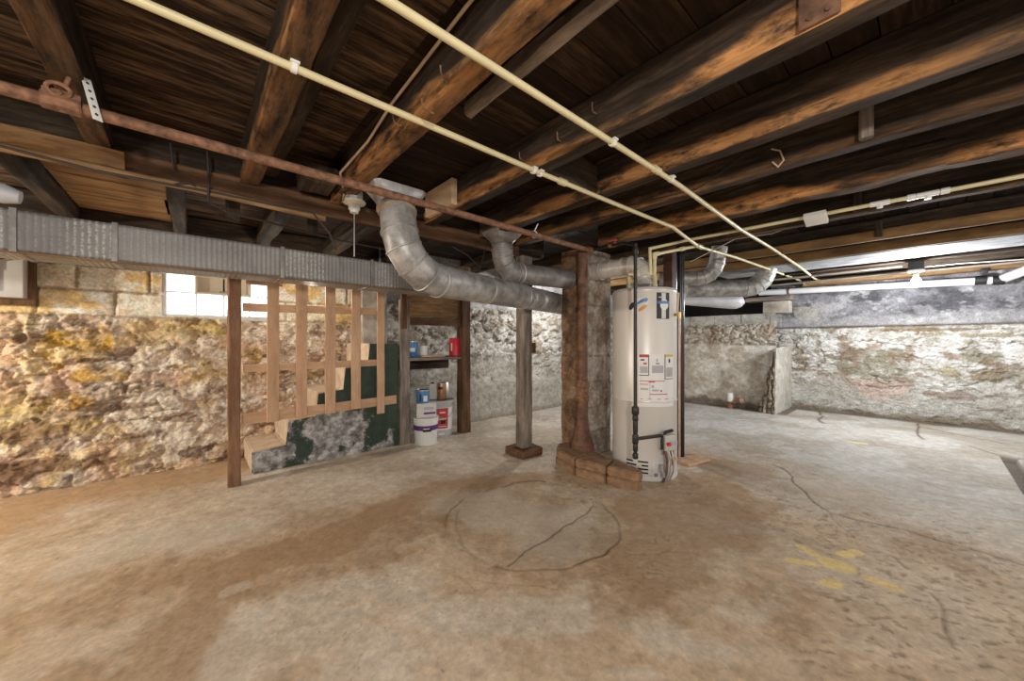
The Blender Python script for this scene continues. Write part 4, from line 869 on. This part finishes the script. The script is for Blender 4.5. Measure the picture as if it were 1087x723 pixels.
# black gas line
t = thing('gas_pipe', (2.47, 1.425, .22), 'black iron gas pipe dropping in front of the heater with a red-handled valve', 'pipe')
gd = 2.62; gtop = atd(674.5, 263, gd); gx_, gy_ = gtop.x, gtop.y
ps = Vector((gx_, gy_, H + (361.5 - 483) / F * gd))
mb = MB(); mb.tube([e_ + Vector((.01, -.01, 0)), atd(645, 261.5, 3.05), atd(662, 258, 2.8), gtop + Vector((0, 0, .02)), gtop, ps], .0125, 12); fin('pipe_run', mb, 'black', t)
for y_, r_, l_ in ((436, .026, .03), (444, .021, .02), (466, .022, .035), (484, .020, .02), (266, .02, .025), (453, .018, .05), (475, .018, .03)):
    z = H + (361.5 - y_) / F * gd; mb = MB(); mb.lathe(Vector((gx_, gy_, z)), [(r_ * .8, -l_), (r_, -l_ * .7), (r_, l_ * .7), (r_ * .8, l_)], 14); fin('pipe_fitting', mb, 'black', t)
z = H + (361.5 - 466) / F * gd; q0 = Vector((gx_, gy_, z)); q1 = p + o1 * .05 - s1 * .062; q1.z = z
mb = MB(); mb.tube([q0, q1], .013, 12); fin('valve_branch', mb, 'black', t)
q = atd(650, 260, 2.98); mb = MB(); mb.tube([q - Vector((.0, .03, 0)), q + Vector((.0, .03, 0))], .02, 12); fin('shutoff_valve', mb, 'brass', t)
mb = MB(); mb.obox(q + Vector((-.01, -.01, .03)), Vector((.5, -.85, .1)).normalized(), Vector((.85, .5, 0)).normalized(), Vector((0, 0, 1)), .07, .016, .007, .003); fin('valve_handle', mb, 'red_pl', t)

# columns behind the heater
bp = atd(722.3, 361.5, 3.33); bp.z = 0; t = thing('steel_column', tuple(bp), 'glossy black steel column right of the water heater', 'column')
mb = MB(); mb.lathe(bp, [(.034, .012), (.034, 1.945)], 24); fin('column_tube', mb, 'blackgloss', t)
mb = MB(); mb.lathe(bp, [(.055, .0), (.055, .012), (.034, .013)], 24); fin('base_plate', mb, 'blackgloss', t)
bq = atd(711, 361.5, 3.60); mb = MB(); mb.box(bq.x - .045, bq.x + .045, bq.y - .045, bq.y + .045, 0, 1.948, .006); fin('square_column', mb, 'darkred', None, 'dark red-brown square column behind the water heater', 'column')
mb = MB(); c = onZ(733, 490, .0); c.z = .014; mb.obox(c, Vector((.98, -.2, 0)), Vector((.2, .98, 0)), Vector((0, 0, 1)), .30, .17, .022, .002); fin('wood_offcut', mb, 'pine_x', None, 'small flat board lying on the floor by the black column', 'board')

# ================================================================== WOOD POSTS, LATTICE, STAIRS, SHELF
pc_ = Vector((2.362, 2.53, 0)); t = thing('timber_post', tuple(pc_), 'weathered white-grey wooden post on a square plinth in mid room', 'post')
mb = MB(); mb.timber(pc_.x - .063, pc_.x + .063, pc_.y - .063, pc_.y + .050, .075, 1.87, 'z', 200, .004, .012); fin('shaft', mb, 'grey_z', t)
mb = MB(); mb.timber(pc_.x - .125, pc_.x + .125, pc_.y - .125, pc_.y + .125, .0, .077, 'x', 201, .004, .01); fin('plinth', mb, 'brown_x', t)
q = atd(569, 370, 3.42); mb = MB(); mb.box(pc_.x + .064, pc_.x + .105, pc_.y - .06, pc_.y + .03, q.z - .045, q.z + .055, .004); fin('wood_cleat', mb, 'brown_z', t)
q = Vector((.23, 3.42, 0)); mb = MB(); mb.timber(q.x - .038, q.x + .038, q.y - .05, q.y + .05, 0, 1.72, 'z', 202, .003, .006); fin('timber_post', mb, 'redb_z', None, 'reddish brown wooden post at the left end of the lattice', 'post')
# lattice partition of thin studs and rails
t = thing('lattice_partition', (.9, 3.53, .45), 'open lattice of pale pine studs and rails in front of the stairs', 'partition')
LY = 3.515
for px, yb in ((290, 448), (320.3, 443.5), (351, 439), (378.2, 434), (404.5, 439)):
    a = onY(px, yb, LY - .02); w_ = .042 if px < 400 else .036
    mb = MB(); mb.timber(a.x - w_, a.x + w_, LY - .022, LY, a.z, 1.70, 'z', int(px), .0015, .004); fin('stud', mb, 'pine_z', t)
for pl, pr_, th in (((261, 297.5), (300, 301), .028), ((258, 326), (402, 331), .032), ((258, 391.3), (402, 385), .030), ((256, 446), (421, 424), .042)):
    a, b_ = onY(*pl, LY), onY(*pr_, LY + .02); dv = (b_ - a); dn = dv.normalized(); up_ = Vector((0, 1, 0)).cross(dn) * -1; up_ = up_ if up_.z > 0 else -up_
    mb = MB(); mb.obox((a + b_) / 2 + Vector((0, .012, 0)), dn, Vector((0, 1, 0)), up_, dv.length, .024, th * 2, .003); fin('rail', mb, 'pine_x', t)
mb = MB(); mb.box(.9, 1.62, LY, LY + .03, 1.64, 1.70, .003); fin('top_plate', mb, 'pine_x', t)
# concrete stairs along the left wall
X0 = [.355, .60, .83, 1.06, 1.285]; ZT = [.185, .40, .615, .83, 1.05]; SY0, SY1 = 3.585, 4.26
mb = MB(); prof = []
for x, z, zb in zip(X0, ZT, [0] + ZT[:-1]): prof += [(x, zb), (x, z)]
prof += [(1.592, 1.05), (1.592, 0)]
nv = 10
def stair_side(): return [Vector((x, SY0, z)) for x, z in prof]
mb.prism(stair_side(), (0, SY1 - SY0, 0)); bmesh.ops.bevel(mb.bm, geom=[e for e in mb.bm.edges if abs((e.verts[0].co - e.verts[1].co).y) > .1 or e.verts[0].co.y < SY0 + .01 and e.verts[1].co.y < SY0 + .01], offset=.010, segments=2, affect='EDGES')
bm = mb.bm; bmesh.ops.recalc_face_normals(bm, faces=bm.faces[:])
for f in bm.faces: f.material_index = 0 if (f.normal.y < -.7 and f.calc_center_median().z >= 0) else 1
o = fin('concrete_stairs', mb, ['green', 'tread'], None, 'short flight of concrete steps with peeling dark green paint on the side', 'stairs', smooth=0, origin=(0, 0, 0))
# rough plaster pier behind the top of the stairs
mb = MB(); mb.timber(1.35, 1.62, 3.95, 4.3, 1.05, 1.94, 'z', 210, .006); fin('plaster_pier', mb, 'conc', None, 'pale rough plaster pier above the top step', 'pier')
# storage shelf
SY = 3.56; t = thing('storage_shelf', (2.03, SY + .2, 0), 'open wooden shelf nook built of rough planks, holding paint cans', 'shelf')
a = onZ(427, 472, 0); mb = MB(); mb.timber(1.60, 1.705, SY, SY + .05, 0, 1.50, 'z', 220, .004, .006); fin('side_plank', mb, 'grey_z', t)
mb = MB(); mb.timber(2.335, 2.455, SY - .02, SY + .10, 0, 1.94, 'z', 221, .005, .008); fin('corner_post', mb, 'brown_z', t)
for z0, z1, k in ((1.245, 1.33, 0), (1.335, 1.49, 1), (1.495, 1.66, 2)):
    mb = MB(); mb.timber(1.62, 2.333, SY + (.02 if k else .0), SY + (.045 if k else .04), z0, z1, 'x', 222 + k, .003, .004); fin('header_board', mb, 'tan_x' if k else 'brown_x', t)
mb = MB(); mb.timber(1.60, 1.66, SY - .03, SY, 1.20, 1.7, 'z', 226, .004); fin('trim_strip', mb, 'brown_z', t)
mb = MB(); mb.timber(1.66, 2.42, SY + .01, SY + .40, .865, .895, 'x', 227, .004, .004); fin('shelf_board', mb, 'grey_x', t)
mb = MB(); mb.timber(1.71, 2.40, SY + .38, SY + .42, .74, .864, 'x', 228, .004, .004); fin('shelf_cleat', mb, 'old_x', t)
# ---- cans and buckets
def base_z(px, py, d): return H + (361.5 - py) / F * d
def bucket(loc, r, h, mat, label, lid=None, band=None, cat='bucket', name='bucket', bail=True):
    t = thing(name, loc, label, cat); c = Vector(loc)
    mb = MB(); mb.lathe(c, [(r * .86, 0), (r * .88, .004), (r * .97, h * .86), (r * 1.03, h * .87), (r * 1.03, h * .90), (r * .98, h * .91), (r, h), (r * .94, h), (r * .90, h * .93)], 36); fin('shell', mb, mat, t)
    if lid: mb = MB(); mb.lathe(c, [(r * 1.05, h * .955), (r * 1.06, h * .96), (r * 1.06, h * 1.01), (r * 1.0, h * 1.02), (r * .9, h * 1.005)], 36); fin('lid', mb, lid, t)
    if bail:
        mb = MB(); mb.tube([c + Vector((r * 1.06 * math.cos(a_), r * 1.06 * math.sin(a_), h * .84 - .12 * math.sin((a_ - 3.4) / 2.2 * PI))) for a_ in np.linspace(3.4, 5.6, 12)], .003, 6); fin('bail_handle', mb, 'tin', t)
    return t
def wraplab(t, c, r, z0, z1, a0, a1, mat, name='label_panel', parent=None):
    """curved label on a can, angles about the direction to the room's middle"""
    f0 = math.atan2(-c.y, -c.x); mb = MB(); g = []; n = 8
    for i in range(n + 1):
        a_ = f0 + a0 + (a1 - a0) * i / n; u_ = Vector((math.cos(a_), math.sin(a_), 0))
        g.append([mb.bm.verts.new(Vector((c.x, c.y, z)) + u_ * rr2) for z, rr2 in ((z0, r[0] - .004), (z0, r[0] + .003), (z1, r[1] + .003), (z1, r[1] - .004))])
    for p_, q_ in zip(g[:-1], g[1:]):
        for k in range(4): mb.bm.faces.new((p_[k], p_[(k + 1) % 4], q_[(k + 1) % 4], q_[k]))
    mb.bm.faces.new(g[0]); mb.bm.faces.new(g[-1][::-1]); return fin(name, mb, mat, parent or t)
dw = Vector((1.845, 3.485, 0)); rw_, hw_ = .128, .27
t1 = bucket(tuple(dw), rw_, hw_, 'white_pl', 'small white plastic bucket with a purple band under the carton', None, bail=False)
wraplab(t1, dw, (rw_ * .965, rw_ * .975), .155, .205, -1.5, 1.5, 'purple', 'purple_band'); wraplab(t1, dw, (rw_ * .98, rw_ * .985), .145, .185, -.25, .45, 'label_k', 'label_panel'); wraplab(t1, dw, (rw_ * 1.0, rw_ * 1.0), .172, .180, -.2, .3, 'label_w', 'label_print')
mb = MB(); mb.lathe(dw, [(rw_ * 1.0, hw_ * .985), (rw_ * 1.04, hw_ * .99), (rw_ * 1.04, hw_ * 1.03), (.0, hw_ * 1.035)], 36); fin('lid', mb, 'white_pl', t1)
gp = Vector((2.135, 3.70, 0)); rg_, hg_ = .158, .40
t2 = bucket(tuple(gp), rg_, hg_, 'greypail', 'large grey pail with a red label standing in the shelf nook', 'greypail')
wraplab(t2, gp, (rg_ * .90, rg_ * .965), .08, .33, -1.3, 1.25, 'label_w', 'white_label'); rl = wraplab(t2, gp, (rg_ * .925, rg_ * .985), .10, .325, -.25, .62, 'label_r', 'red_label')
for z0, z1, a0, a1 in ((.255, .285, .0, .4), (.20, .212, -.15, .5), (.155, .19, .05, .4), (.12, .128, -.1, .5)): wraplab(t2, gp, (rg_ * .95, rg_ * .985), z0, z1, a0, a1, 'label_w' if z0 != .155 else 'label_k', 'label_print', rl)
wraplab(t2, gp, (rg_ * .905, rg_ * .905), .03, .05, -.1, .35, 'label_w', 'label_print')
ct = hw_ * 1.036; t3 = thing('carton', (dw.x + .005, dw.y + .01, ct), 'small white carton with purple print sitting on the white bucket', 'box')
mb = MB(); ax_, ay_ = Vector((.94, -.34, 0)), Vector((.34, .94, 0)); cc = Vector((dw.x + .005, dw.y + .01, ct + .073)); mb.obox(cc, ax_, ay_, Vector((0, 0, 1)), .20, .13, .145, .002); fin('carton_body', mb, 'carton', t3)
mb = MB(); mb.obox(cc - ay_ * .066 + ax_ * .03 - Vector((0, 0, .03)), ax_, ay_, Vector((0, 0, 1)), .12, .003, .022); fin('purple_print', mb, 'purple', t3)
mb = MB(); mb.obox(cc - ay_ * .066 + ax_ * .02 + Vector((0, 0, .02)), ax_, ay_, Vector((0, 0, 1)), .10, .003, .03); fin('grey_print', mb, 'label_g', t3)
def can(c, r, h, mat, label, name='paint_can', lid='tin', cat='can', labs=()):
    t = thing(name, tuple(c), label, cat); mb = MB(); mb.lathe(c, [(r * .96, 0), (r, .004), (r, h - .004), (r * .97, h)], 28); fin('can_body', mb, mat, t)
    if lid: mb = MB(); mb.lathe(c, [(r * 1.0, h - .006), (r * 1.03, h - .004), (r * 1.03, h + .004), (r * .92, h + .006), (r * .88, h), (.0, h)], 28); fin('can_lid', mb, lid, t)
    for z0, z1, a0, a1, m_ in labs: wraplab(t, c, (r, r), c.z + z0, c.z + z1, a0, a1, m_)
    return t
can(Vector((dw.x - .025, dw.y + .02, ct + .146)), .068, .135, 'blue_pl', 'blue-labelled can on top of the white carton', labs=((.02, .08, .1, .7, 'label_w'), (.02, .10, -.5, -.2, 'label_k')))
gt = hg_ * 1.02
can(Vector((gp.x - .005, gp.y - .05, gt)), .050, .185, 'copper_tin', 'tall brown can standing on the grey pail', labs=((.12, .15, -.8, .2, 'label_k'),))
t4 = thing('tin_box', (gp.x - .07, gp.y + .03, gt), 'pale square tin left of the tall brown can on the grey pail', 'can'); mb = MB(); mb.obox(Vector((gp.x - .075, gp.y + .03, gt + .09)), Vector((.9, -.43, 0)).normalized(), Vector((.43, .9, 0)).normalized(), Vector((0, 0, 1)), .075, .06, .18, .006); fin('tin_body', mb, 'carton', t4)
mb = MB(); mb.lathe(Vector((gp.x - .075, gp.y + .03, gt + .18)), [(.018, 0), (.018, .015), (0, .016)], 14); fin('screw_cap', mb, 'label_k', t4)
t4 = thing('tin_box', (gp.x + .075, gp.y + .01, gt), 'silver square solvent tin right of the tall brown can on the grey pail', 'can'); mb = MB(); mb.obox(Vector((gp.x + .08, gp.y + .01, gt + .095)), Vector((.8, -.6, 0)), Vector((.6, .8, 0)), Vector((0, 0, 1)), .085, .065, .19, .006); fin('tin_body', mb, 'tin', t4)
mb = MB(); mb.lathe(Vector((gp.x + .08, gp.y + .01, gt + .19)), [(.018, 0), (.018, .015), (0, .016)], 14); fin('screw_cap', mb, 'tin', t4)
zs_ = .899
q = onY(437, 380, 3.70); can(Vector((q.x + .015, 3.72, zs_)), .060, .17, 'blue_pl', 'blue and white can at the left end of the shelf board', labs=((.06, .10, -.6, .5, 'label_w'),))
q = onY(444, 382, 3.72); can(Vector((q.x + .06, 3.72, zs_)), .045, .12, 'white_pl', 'small white cup next to the blue can on the shelf board', 'cup', None, 'cup')
q = onY(483, 378, 3.66); t5 = can(Vector((q.x + .01, 3.66, zs_)), .075, .205, 'red_pl', 'bright red can at the right end of the shelf board', lid='red_pl', labs=((.06, .15, -.75, -.55, 'label_w'),))
mb = MB(); mb.timber(1.88, 2.16, 3.62, 3.72, zs_, zs_ + .018, 'x', 240, .002, .003); fin('wood_offcut', mb, 'pine_x', None, 'thin loose lath lying on the shelf board', 'board')

# ================================================================== LEFT WALL ITEMS
t = thing('electrical_panel', (-1.12, 4.22, 1.38), 'grey metal electrical panel on a brown board at the left edge', 'electrical panel')
mb = MB(); mb.box(-1.5, -.86, 4.27, 4.30, 1.335, 1.85, .003); fin('backing_board', mb, 'brown_z', t)
mb = MB(); mb.box(-1.36, -.895, 4.17, 4.268, 1.378, 1.84, .006); fin('cabinet', mb, 'panel', t)
mb = MB(); mb.box(-1.33, -1.0, 4.158, 4.169, 1.42, 1.80, .004); d_ = fin('panel_door', mb, 'panel', t)
mb = MB(); mb.box(-1.03, -1.012, 4.148, 4.158, 1.56, 1.62, .003); fin('door_latch', mb, 'tin', d_)
mb = MB(); mb.tube([onY(-40, 281, 4.15), onY(0, 274.5, 4.15), onY(20, 273, 4.15), onY(36, 270, 4.2)], .006, 8); fin('cable', mb, 'wire_b', None, 'black cable sagging across the electrical panel', 'cable')
q = onY(6, 212, 2.84); mb = MB(); mb.tube([(-1.6, 2.84, 1.80), (-1.0, 2.86, 1.79), (q.x - .02, 2.9, 1.78), (q.x + .03, 2.9, 1.772)], [.05, .05, .048, .03], 16); fin('flex_duct', mb, 'wrap', None, 'bluish white flexible duct end on top of the corrugated duct', 'duct')

# ================================================================== WEDGE AND DRAIN FITTING
mb = MB(); poly = [(6.36, 1.46, 0), (7.34, 1.46, 0), (7.34, 1.46, 1.0), (6.385, 1.46, .97)]
a = [Vector(p) for p in poly]; bk = [Vector((6.43, 1.68, 0)), Vector((7.34, 1.66, 0)), Vector((7.34, 1.56, 1.0)), Vector((6.44, 1.50, .95))]
n = 26; m_ = 26
def bil(q, s, t_): return (q[0] * (1 - s) + q[1] * s) * (1 - t_) + (q[3] * (1 - s) + q[2] * s) * t_
def face(q, amp, seed):
    gr = []
    for i in range(n + 1):
        gr.append([mb.bm.verts.new(bil(q, i / n, j / m_)) for j in range(m_ + 1)])
    for i in range(n):
        for j in range(m_): mb.bm.faces.new((gr[i][j], gr[i + 1][j], gr[i + 1][j + 1], gr[i][j + 1]))
    return gr
face(a, 0, 1); face([bk[0], bk[1], bk[2], bk[3]], 0, 2); face([a[0], bk[0], bk[3], a[3]], 0, 3); face([a[3], a[2], bk[2], bk[3]], 0, 4)
bmesh.ops.remove_doubles(mb.bm, verts=mb.bm.verts[:], dist=.001)
cl = mb.bm.verts.layers.float_color.new('Col')
for v in mb.bm.verts:
    x, y, z = v.co; k1 = np.array([x * 9 + y * 31]); k2 = np.array([z * 13 + y * 17]); f = float(fbm(k1, k2, 5, 4)[0]); f1, f2v, cd = voro(np.array([y * 14 + x * 5]), np.array([z * 12]), 9); ed = float(sst(.02, .3, f2v - f1)[0])
    end_ = (y > 1.475) and x < 6.75
    c = np.array((.70, .67, .60)) * (.65 + .6 * f)
    if end_: c = np.array((.50, .42, .32)) * (.5 + .5 * ed) * (.7 + .5 * float(cd[0])); v.co.x -= .05 * ed * (.4 + float(cd[0])) - .02
    else: v.co.y += (f - .5) * .015
    v[cl] = (*c, 1)
fin('concrete_buttress', mb, 'stone', None, 'broken whitewashed concrete stub projecting where the far wall steps back', 'buttress')
t = thing('drain_cleanout', tuple(onX(775, 434, 6.42)), 'short white-capped drain pipe stub at the foot of the far wall', 'pipe')
q = onX(775, 433, 6.45); q.z = 0
mb = MB(); mb.lathe(q, [(.045, .0), (.045, .05), (.032, .06), (.032, .12)], 16); mb.tube([q + Vector((0, 0, .09)), q + Vector((.02, -.14, .13))], .035, 14); fin('pipe_fitting', mb, 'rust', t)
mb = MB(); mb.lathe(q, [(.04, .11), (.042, .115), (.042, .23), (.036, .24), (.0, .242)], 16); fin('pipe_cap', mb, 'white_pl', t)
mb = MB(); mb.tube([q + Vector((.02, -.14, .13)), q + Vector((.026, -.19, .145))], .05, 14); fin('pipe_hub', mb, 'copper', t)
# block pier and lintel at the crawl space opening
q0, q1 = onX(838, 320, XF), onX(812, 320, XF)
mb = MB(); mb.box(XF - .03, XF + .17, q0.y, q1.y + .02, 1.50, 1.68, .006); fin('concrete_block', mb, 'conc', None, 'single grey block beside the crawl space opening', 'block')
mb = MB(); mb.timber(XF - .04, XF + .16, q0.y - .02, onX(792, 316, XF).y, 1.69, 1.76, 'y', 250, .004); fin('lintel_plank', mb, 'grey_y', None, 'grey plank lying over the crawl space opening', 'board')

# ================================================================== LAMPS AND CABLES
t = thing('lampholder', (.60, 2.08, 1.80), 'white porcelain pull-chain lampholder without a bulb on a steel box', 'lampholder')
lp = onY(376, 218, 2.30); lp = Vector((lp.x, lp.y, 0)); t.location = (lp.x, lp.y, 1.80)
zt = H + (361.5 - 213) / F * lp.dot(Vector((CT, ST, 0)))
mb = MB(); mb.lathe(Vector((lp.x, lp.y, zt)), [(.046, .088), (.052, .08), (.052, .0), (.046, -.005)], 8); fin('steel_box', mb, 'galv', t, smooth=0)
mb = MB(); mb.lathe(Vector((lp.x, lp.y, zt)), [(.064, -.004), (.067, -.010), (.063, -.018), (.035, -.026), (.032, -.055), (.026, -.06), (.024, -.075), (.012, -.077)], 28); fin('lamp_socket', mb, 'porc', t)
mb = MB(); mb.tube([(lp.x, lp.y, zt - .075), (lp.x, lp.y, zt - .34)], .0028, 6); fin('pull_chain', mb, 'tin', t)
mb = MB(); mb.timber(lp.x - .10, lp.x + .10, lp.y - .05, lp.y + .06, zt + .089, 1.98, 'x', 260, .004); fin('mounting_block', mb, 'old_x', t)
cb = [Vector((.60, -1.2, 2.13)), Vector((.62, .5, 2.13)), onX(504, 0, .655 - .012), onX(458, 85, .64), onX(420, 118, .64)]
cb = [Vector((.634, -1.2, 2.12)), Vector((.634, .2, 2.12)), Vector((.634, .95, 2.11)), Vector((.634, 1.5, 2.085)), Vector((.634, 1.78, 2.04)), Vector((.60, 2.1, 1.99)), Vector((lp.x - .06, lp.y - .01, 1.96)), Vector((lp.x - .075, lp.y - .02, 1.90)), Vector((lp.x - .03, lp.y - .02, zt + .04))]
mb = MB(); mb.tube(cb, .006, 8); fin('cable', mb, 'wire_w', None, 'pale cable along the orange-edged joist down to the lampholder', 'cable')
def cable(pts, r, mat, label, d=None): mb = MB(); mb.tube(pts, r, 6); fin('cable', mb, mat, None, label, 'cable')
cable([onY(0, 155, 2.46), onY(100, 181, 2.46), onY(230, 205, 2.46), onY(290, 218, 2.46), onY(332, 226, 2.46), onY(350, 248, 2.46), onY(357, 266, 2.45)], .006, 'wire_b', 'black cable along the tan pole with its loose end hanging over the duct')
cable([onY(220, 160, 2.44), onY(222, 190, 2.44), onY(221, 214, 2.44), onY(240, 224, 2.47), onY(300, 240, 2.7), onY(360, 255, 2.8), onY(410, 265, 2.85), onY(440, 262, 2.9)], .006, 'wire_b', 'thin cable drooping from the girder across to the large elbow')
cable([onY(181, 152, 2.44), onY(183, 170, 2.44), onY(186, 181, 2.44)], .005, 'wire_b', 'short cut wire hanging from the girder, left of the squared joist end')
cable([onY(185, 196, 2.44), onY(200, 193, 2.44), onY(207, 197, 2.43)], .005, 'wire_b', 'short cut wire curling on the ledger board')
cable([onX(480, 262, 1.5), onX(495, 270, 1.6), onX(510, 284, 1.75), onX(516, 260, 1.85), onX(522, 244, 1.88)], .003, 'wire_b', 'thin twine hanging just left of the second duct')
cable([onX(600, 231, 2.2), onX(680, 215, 2.2), onX(740, 200, 2.2), onX(770, 180, 2.2), onX(790, 164, 2.2), onX(830, 150, 2.2)], .004, 'wire_b', 'thin grey cable draped along the dark joist left of the chimney')
cable([onX(819, 158, 2.2), onX(828, 160, 2.2), onX(832, 170, 2.2), onX(826, 177, 2.2), onX(820, 172, 2.2)], .004, 'wire_w', 'small pale loop of wire hooked on a dark joist')
cable([atd(733, 278, 3.3), atd(780, 254, 3.1), atd(820, 248, 3.2), atd(852, 236, 3.0)], .003, 'wire_w', 'thin pale wire strung from the column top to the white block')
# bent nails in the joist faces
for k, (px, py, x) in enumerate(((632, 120, 1.298), (595, 150, 1.298), (555, 170, 1.298), (475, 85, .65), (455, 118, .65), (424, 133, .65))):
    q = onX(px, py, x); mb = MB(); mb.tube([q + Vector((.02, 0, 0)), q - Vector((.018, 0, 0)), q + Vector((-.028, -.004, .012)), q + Vector((-.032, -.008, .03))], .0028, 6)
    fin('bent_nail', mb, 'rust', None, ('bent nail in the large joist, nearest the right long cream pipe', 'bent nail low on the large joist between the two cream pipes', 'bent nail in the large joist nearest the left long cream pipe', 'bent nail high on the orange-edged joist', 'bent nail midway on the orange-edged joist', 'bent nail lowest on the orange-edged joist')[k], 'nail', 'bent nails in the joists')
# lit bulb by the right wall
bl_ = Vector((6.0, .087, 1.745)); t = thing('ceiling_bulb', tuple(bl_), 'lit bare bulb in a white lampholder near the right wall', 'lamp')
mb = MB(); mb.lathe(bl_, [(.012, -.07), (.030, -.062), (.042, -.035), (.042, -.012), (.028, .02), (.016, .04), (.015, .05)], 20); fin('bulb', mb, 'bulb', t)
mb = MB(); mb.lathe(bl_, [(.02, .045), (.026, .05), (.026, .085), (.065, .09), (.07, .10), (.07, .112), (.0, .113)], 24); fin('lamp_socket', mb, 'porc', t)
mb = MB(); mb.box(bl_.x - .06, bl_.x + .06, bl_.y - .06, bl_.y + .06, bl_.z + .113, 1.956, .004); fin('junction_box', mb, 'rubber', t)
cable([bl_ + Vector((.05, -.06, .14)), bl_ + Vector((.1, -.3, .15)), bl_ + Vector((.3, -.7, .155)), bl_ + Vector((.4, -1.3, .14))], .006, 'white_pl', 'white cable from the bulb box along the ceiling')
for k, (z, x0, lb) in enumerate(((1.935, 6.2, 'thin pale batten under the joists left of the bulb'), (1.925, 6.75, 'thin pale batten under the joists between the bulb and the right wall'))):
    mb = MB(); mb.timber(x0, x0 + .05, -1.6 if k else .2, 1.9, z, z + .018, 'y', 270 + k, .001, .002); fin('ceiling_batten', mb, 'grey_y', None, lb, 'board', 'pale battens near the bulb')

# ================================================================== LIGHT
def lamp(name, loc, power, color, size):
    l = bpy.data.lights.new(name, 'POINT'); l.energy = power; l.color = color; l.shadow_soft_size = size
    o = bpy.data.objects.new(name, l); COL.objects.link(o); o.location = loc; return o
lamp('bulb_light', bl_ + Vector((0, 0, -.12)), 125, (.95, .98, 1), .045)
lamp('panel_lamp', (-2.7, 3.4, 1.42), 230, (1, .88, .72), .06)
lamp('stair_lamp', (.78, 3.70, 1.50), 9, (1, .92, .80), .06)  # unseen fill added to brighten the wall by the stairs
lamp('back_lamp', (4.0, 3.25, 1.80), 60, (1, .98, .95), .08)
lamp('room_lamp', (-.7, -1.3, 1.62), 215, (1, .94, .87), .10)  # unseen fill added behind the camera to lift floor and joists
lamp('side_lamp', (3.4, -2.3, 1.85), 70, (1, .97, .93), .10)  # unseen fill added off to the side, no fixture
wd = bpy.data.worlds.new('daylight'); SC.world = wd; wd.use_nodes = True
bg = wd.node_tree.nodes['Background']; bg.inputs[0].default_value = (1, .96, .91, 1); bg.inputs[1].default_value = 1.0  # even fill light entering where two sides have no walls

# ================================================================== CAMERA
cam = bpy.data.cameras.new('camera'); cam.sensor_width = 36; cam.lens = F / 1087 * 36; cam.clip_start = .02
co = bpy.data.objects.new('camera', cam); COL.objects.link(co); co.location = (0, 0, H); co.rotation_euler = (PI / 2, 0, TH - PI / 2); SC.camera = co
vs = SC.view_settings; SC.display_settings.display_device = 'sRGB'; vs.view_transform = 'Standard'; vs.look = 'None'; vs.gamma = 1; vs.exposure = -0.06; vs.use_curve_mapping = False
cy = SC.cycles; cy.use_denoising = True; cy.max_bounces = 8; cy.diffuse_bounces = 5; cy.sample_clamp_indirect = 6; cy.caustics_reflective = False; cy.caustics_refractive = False
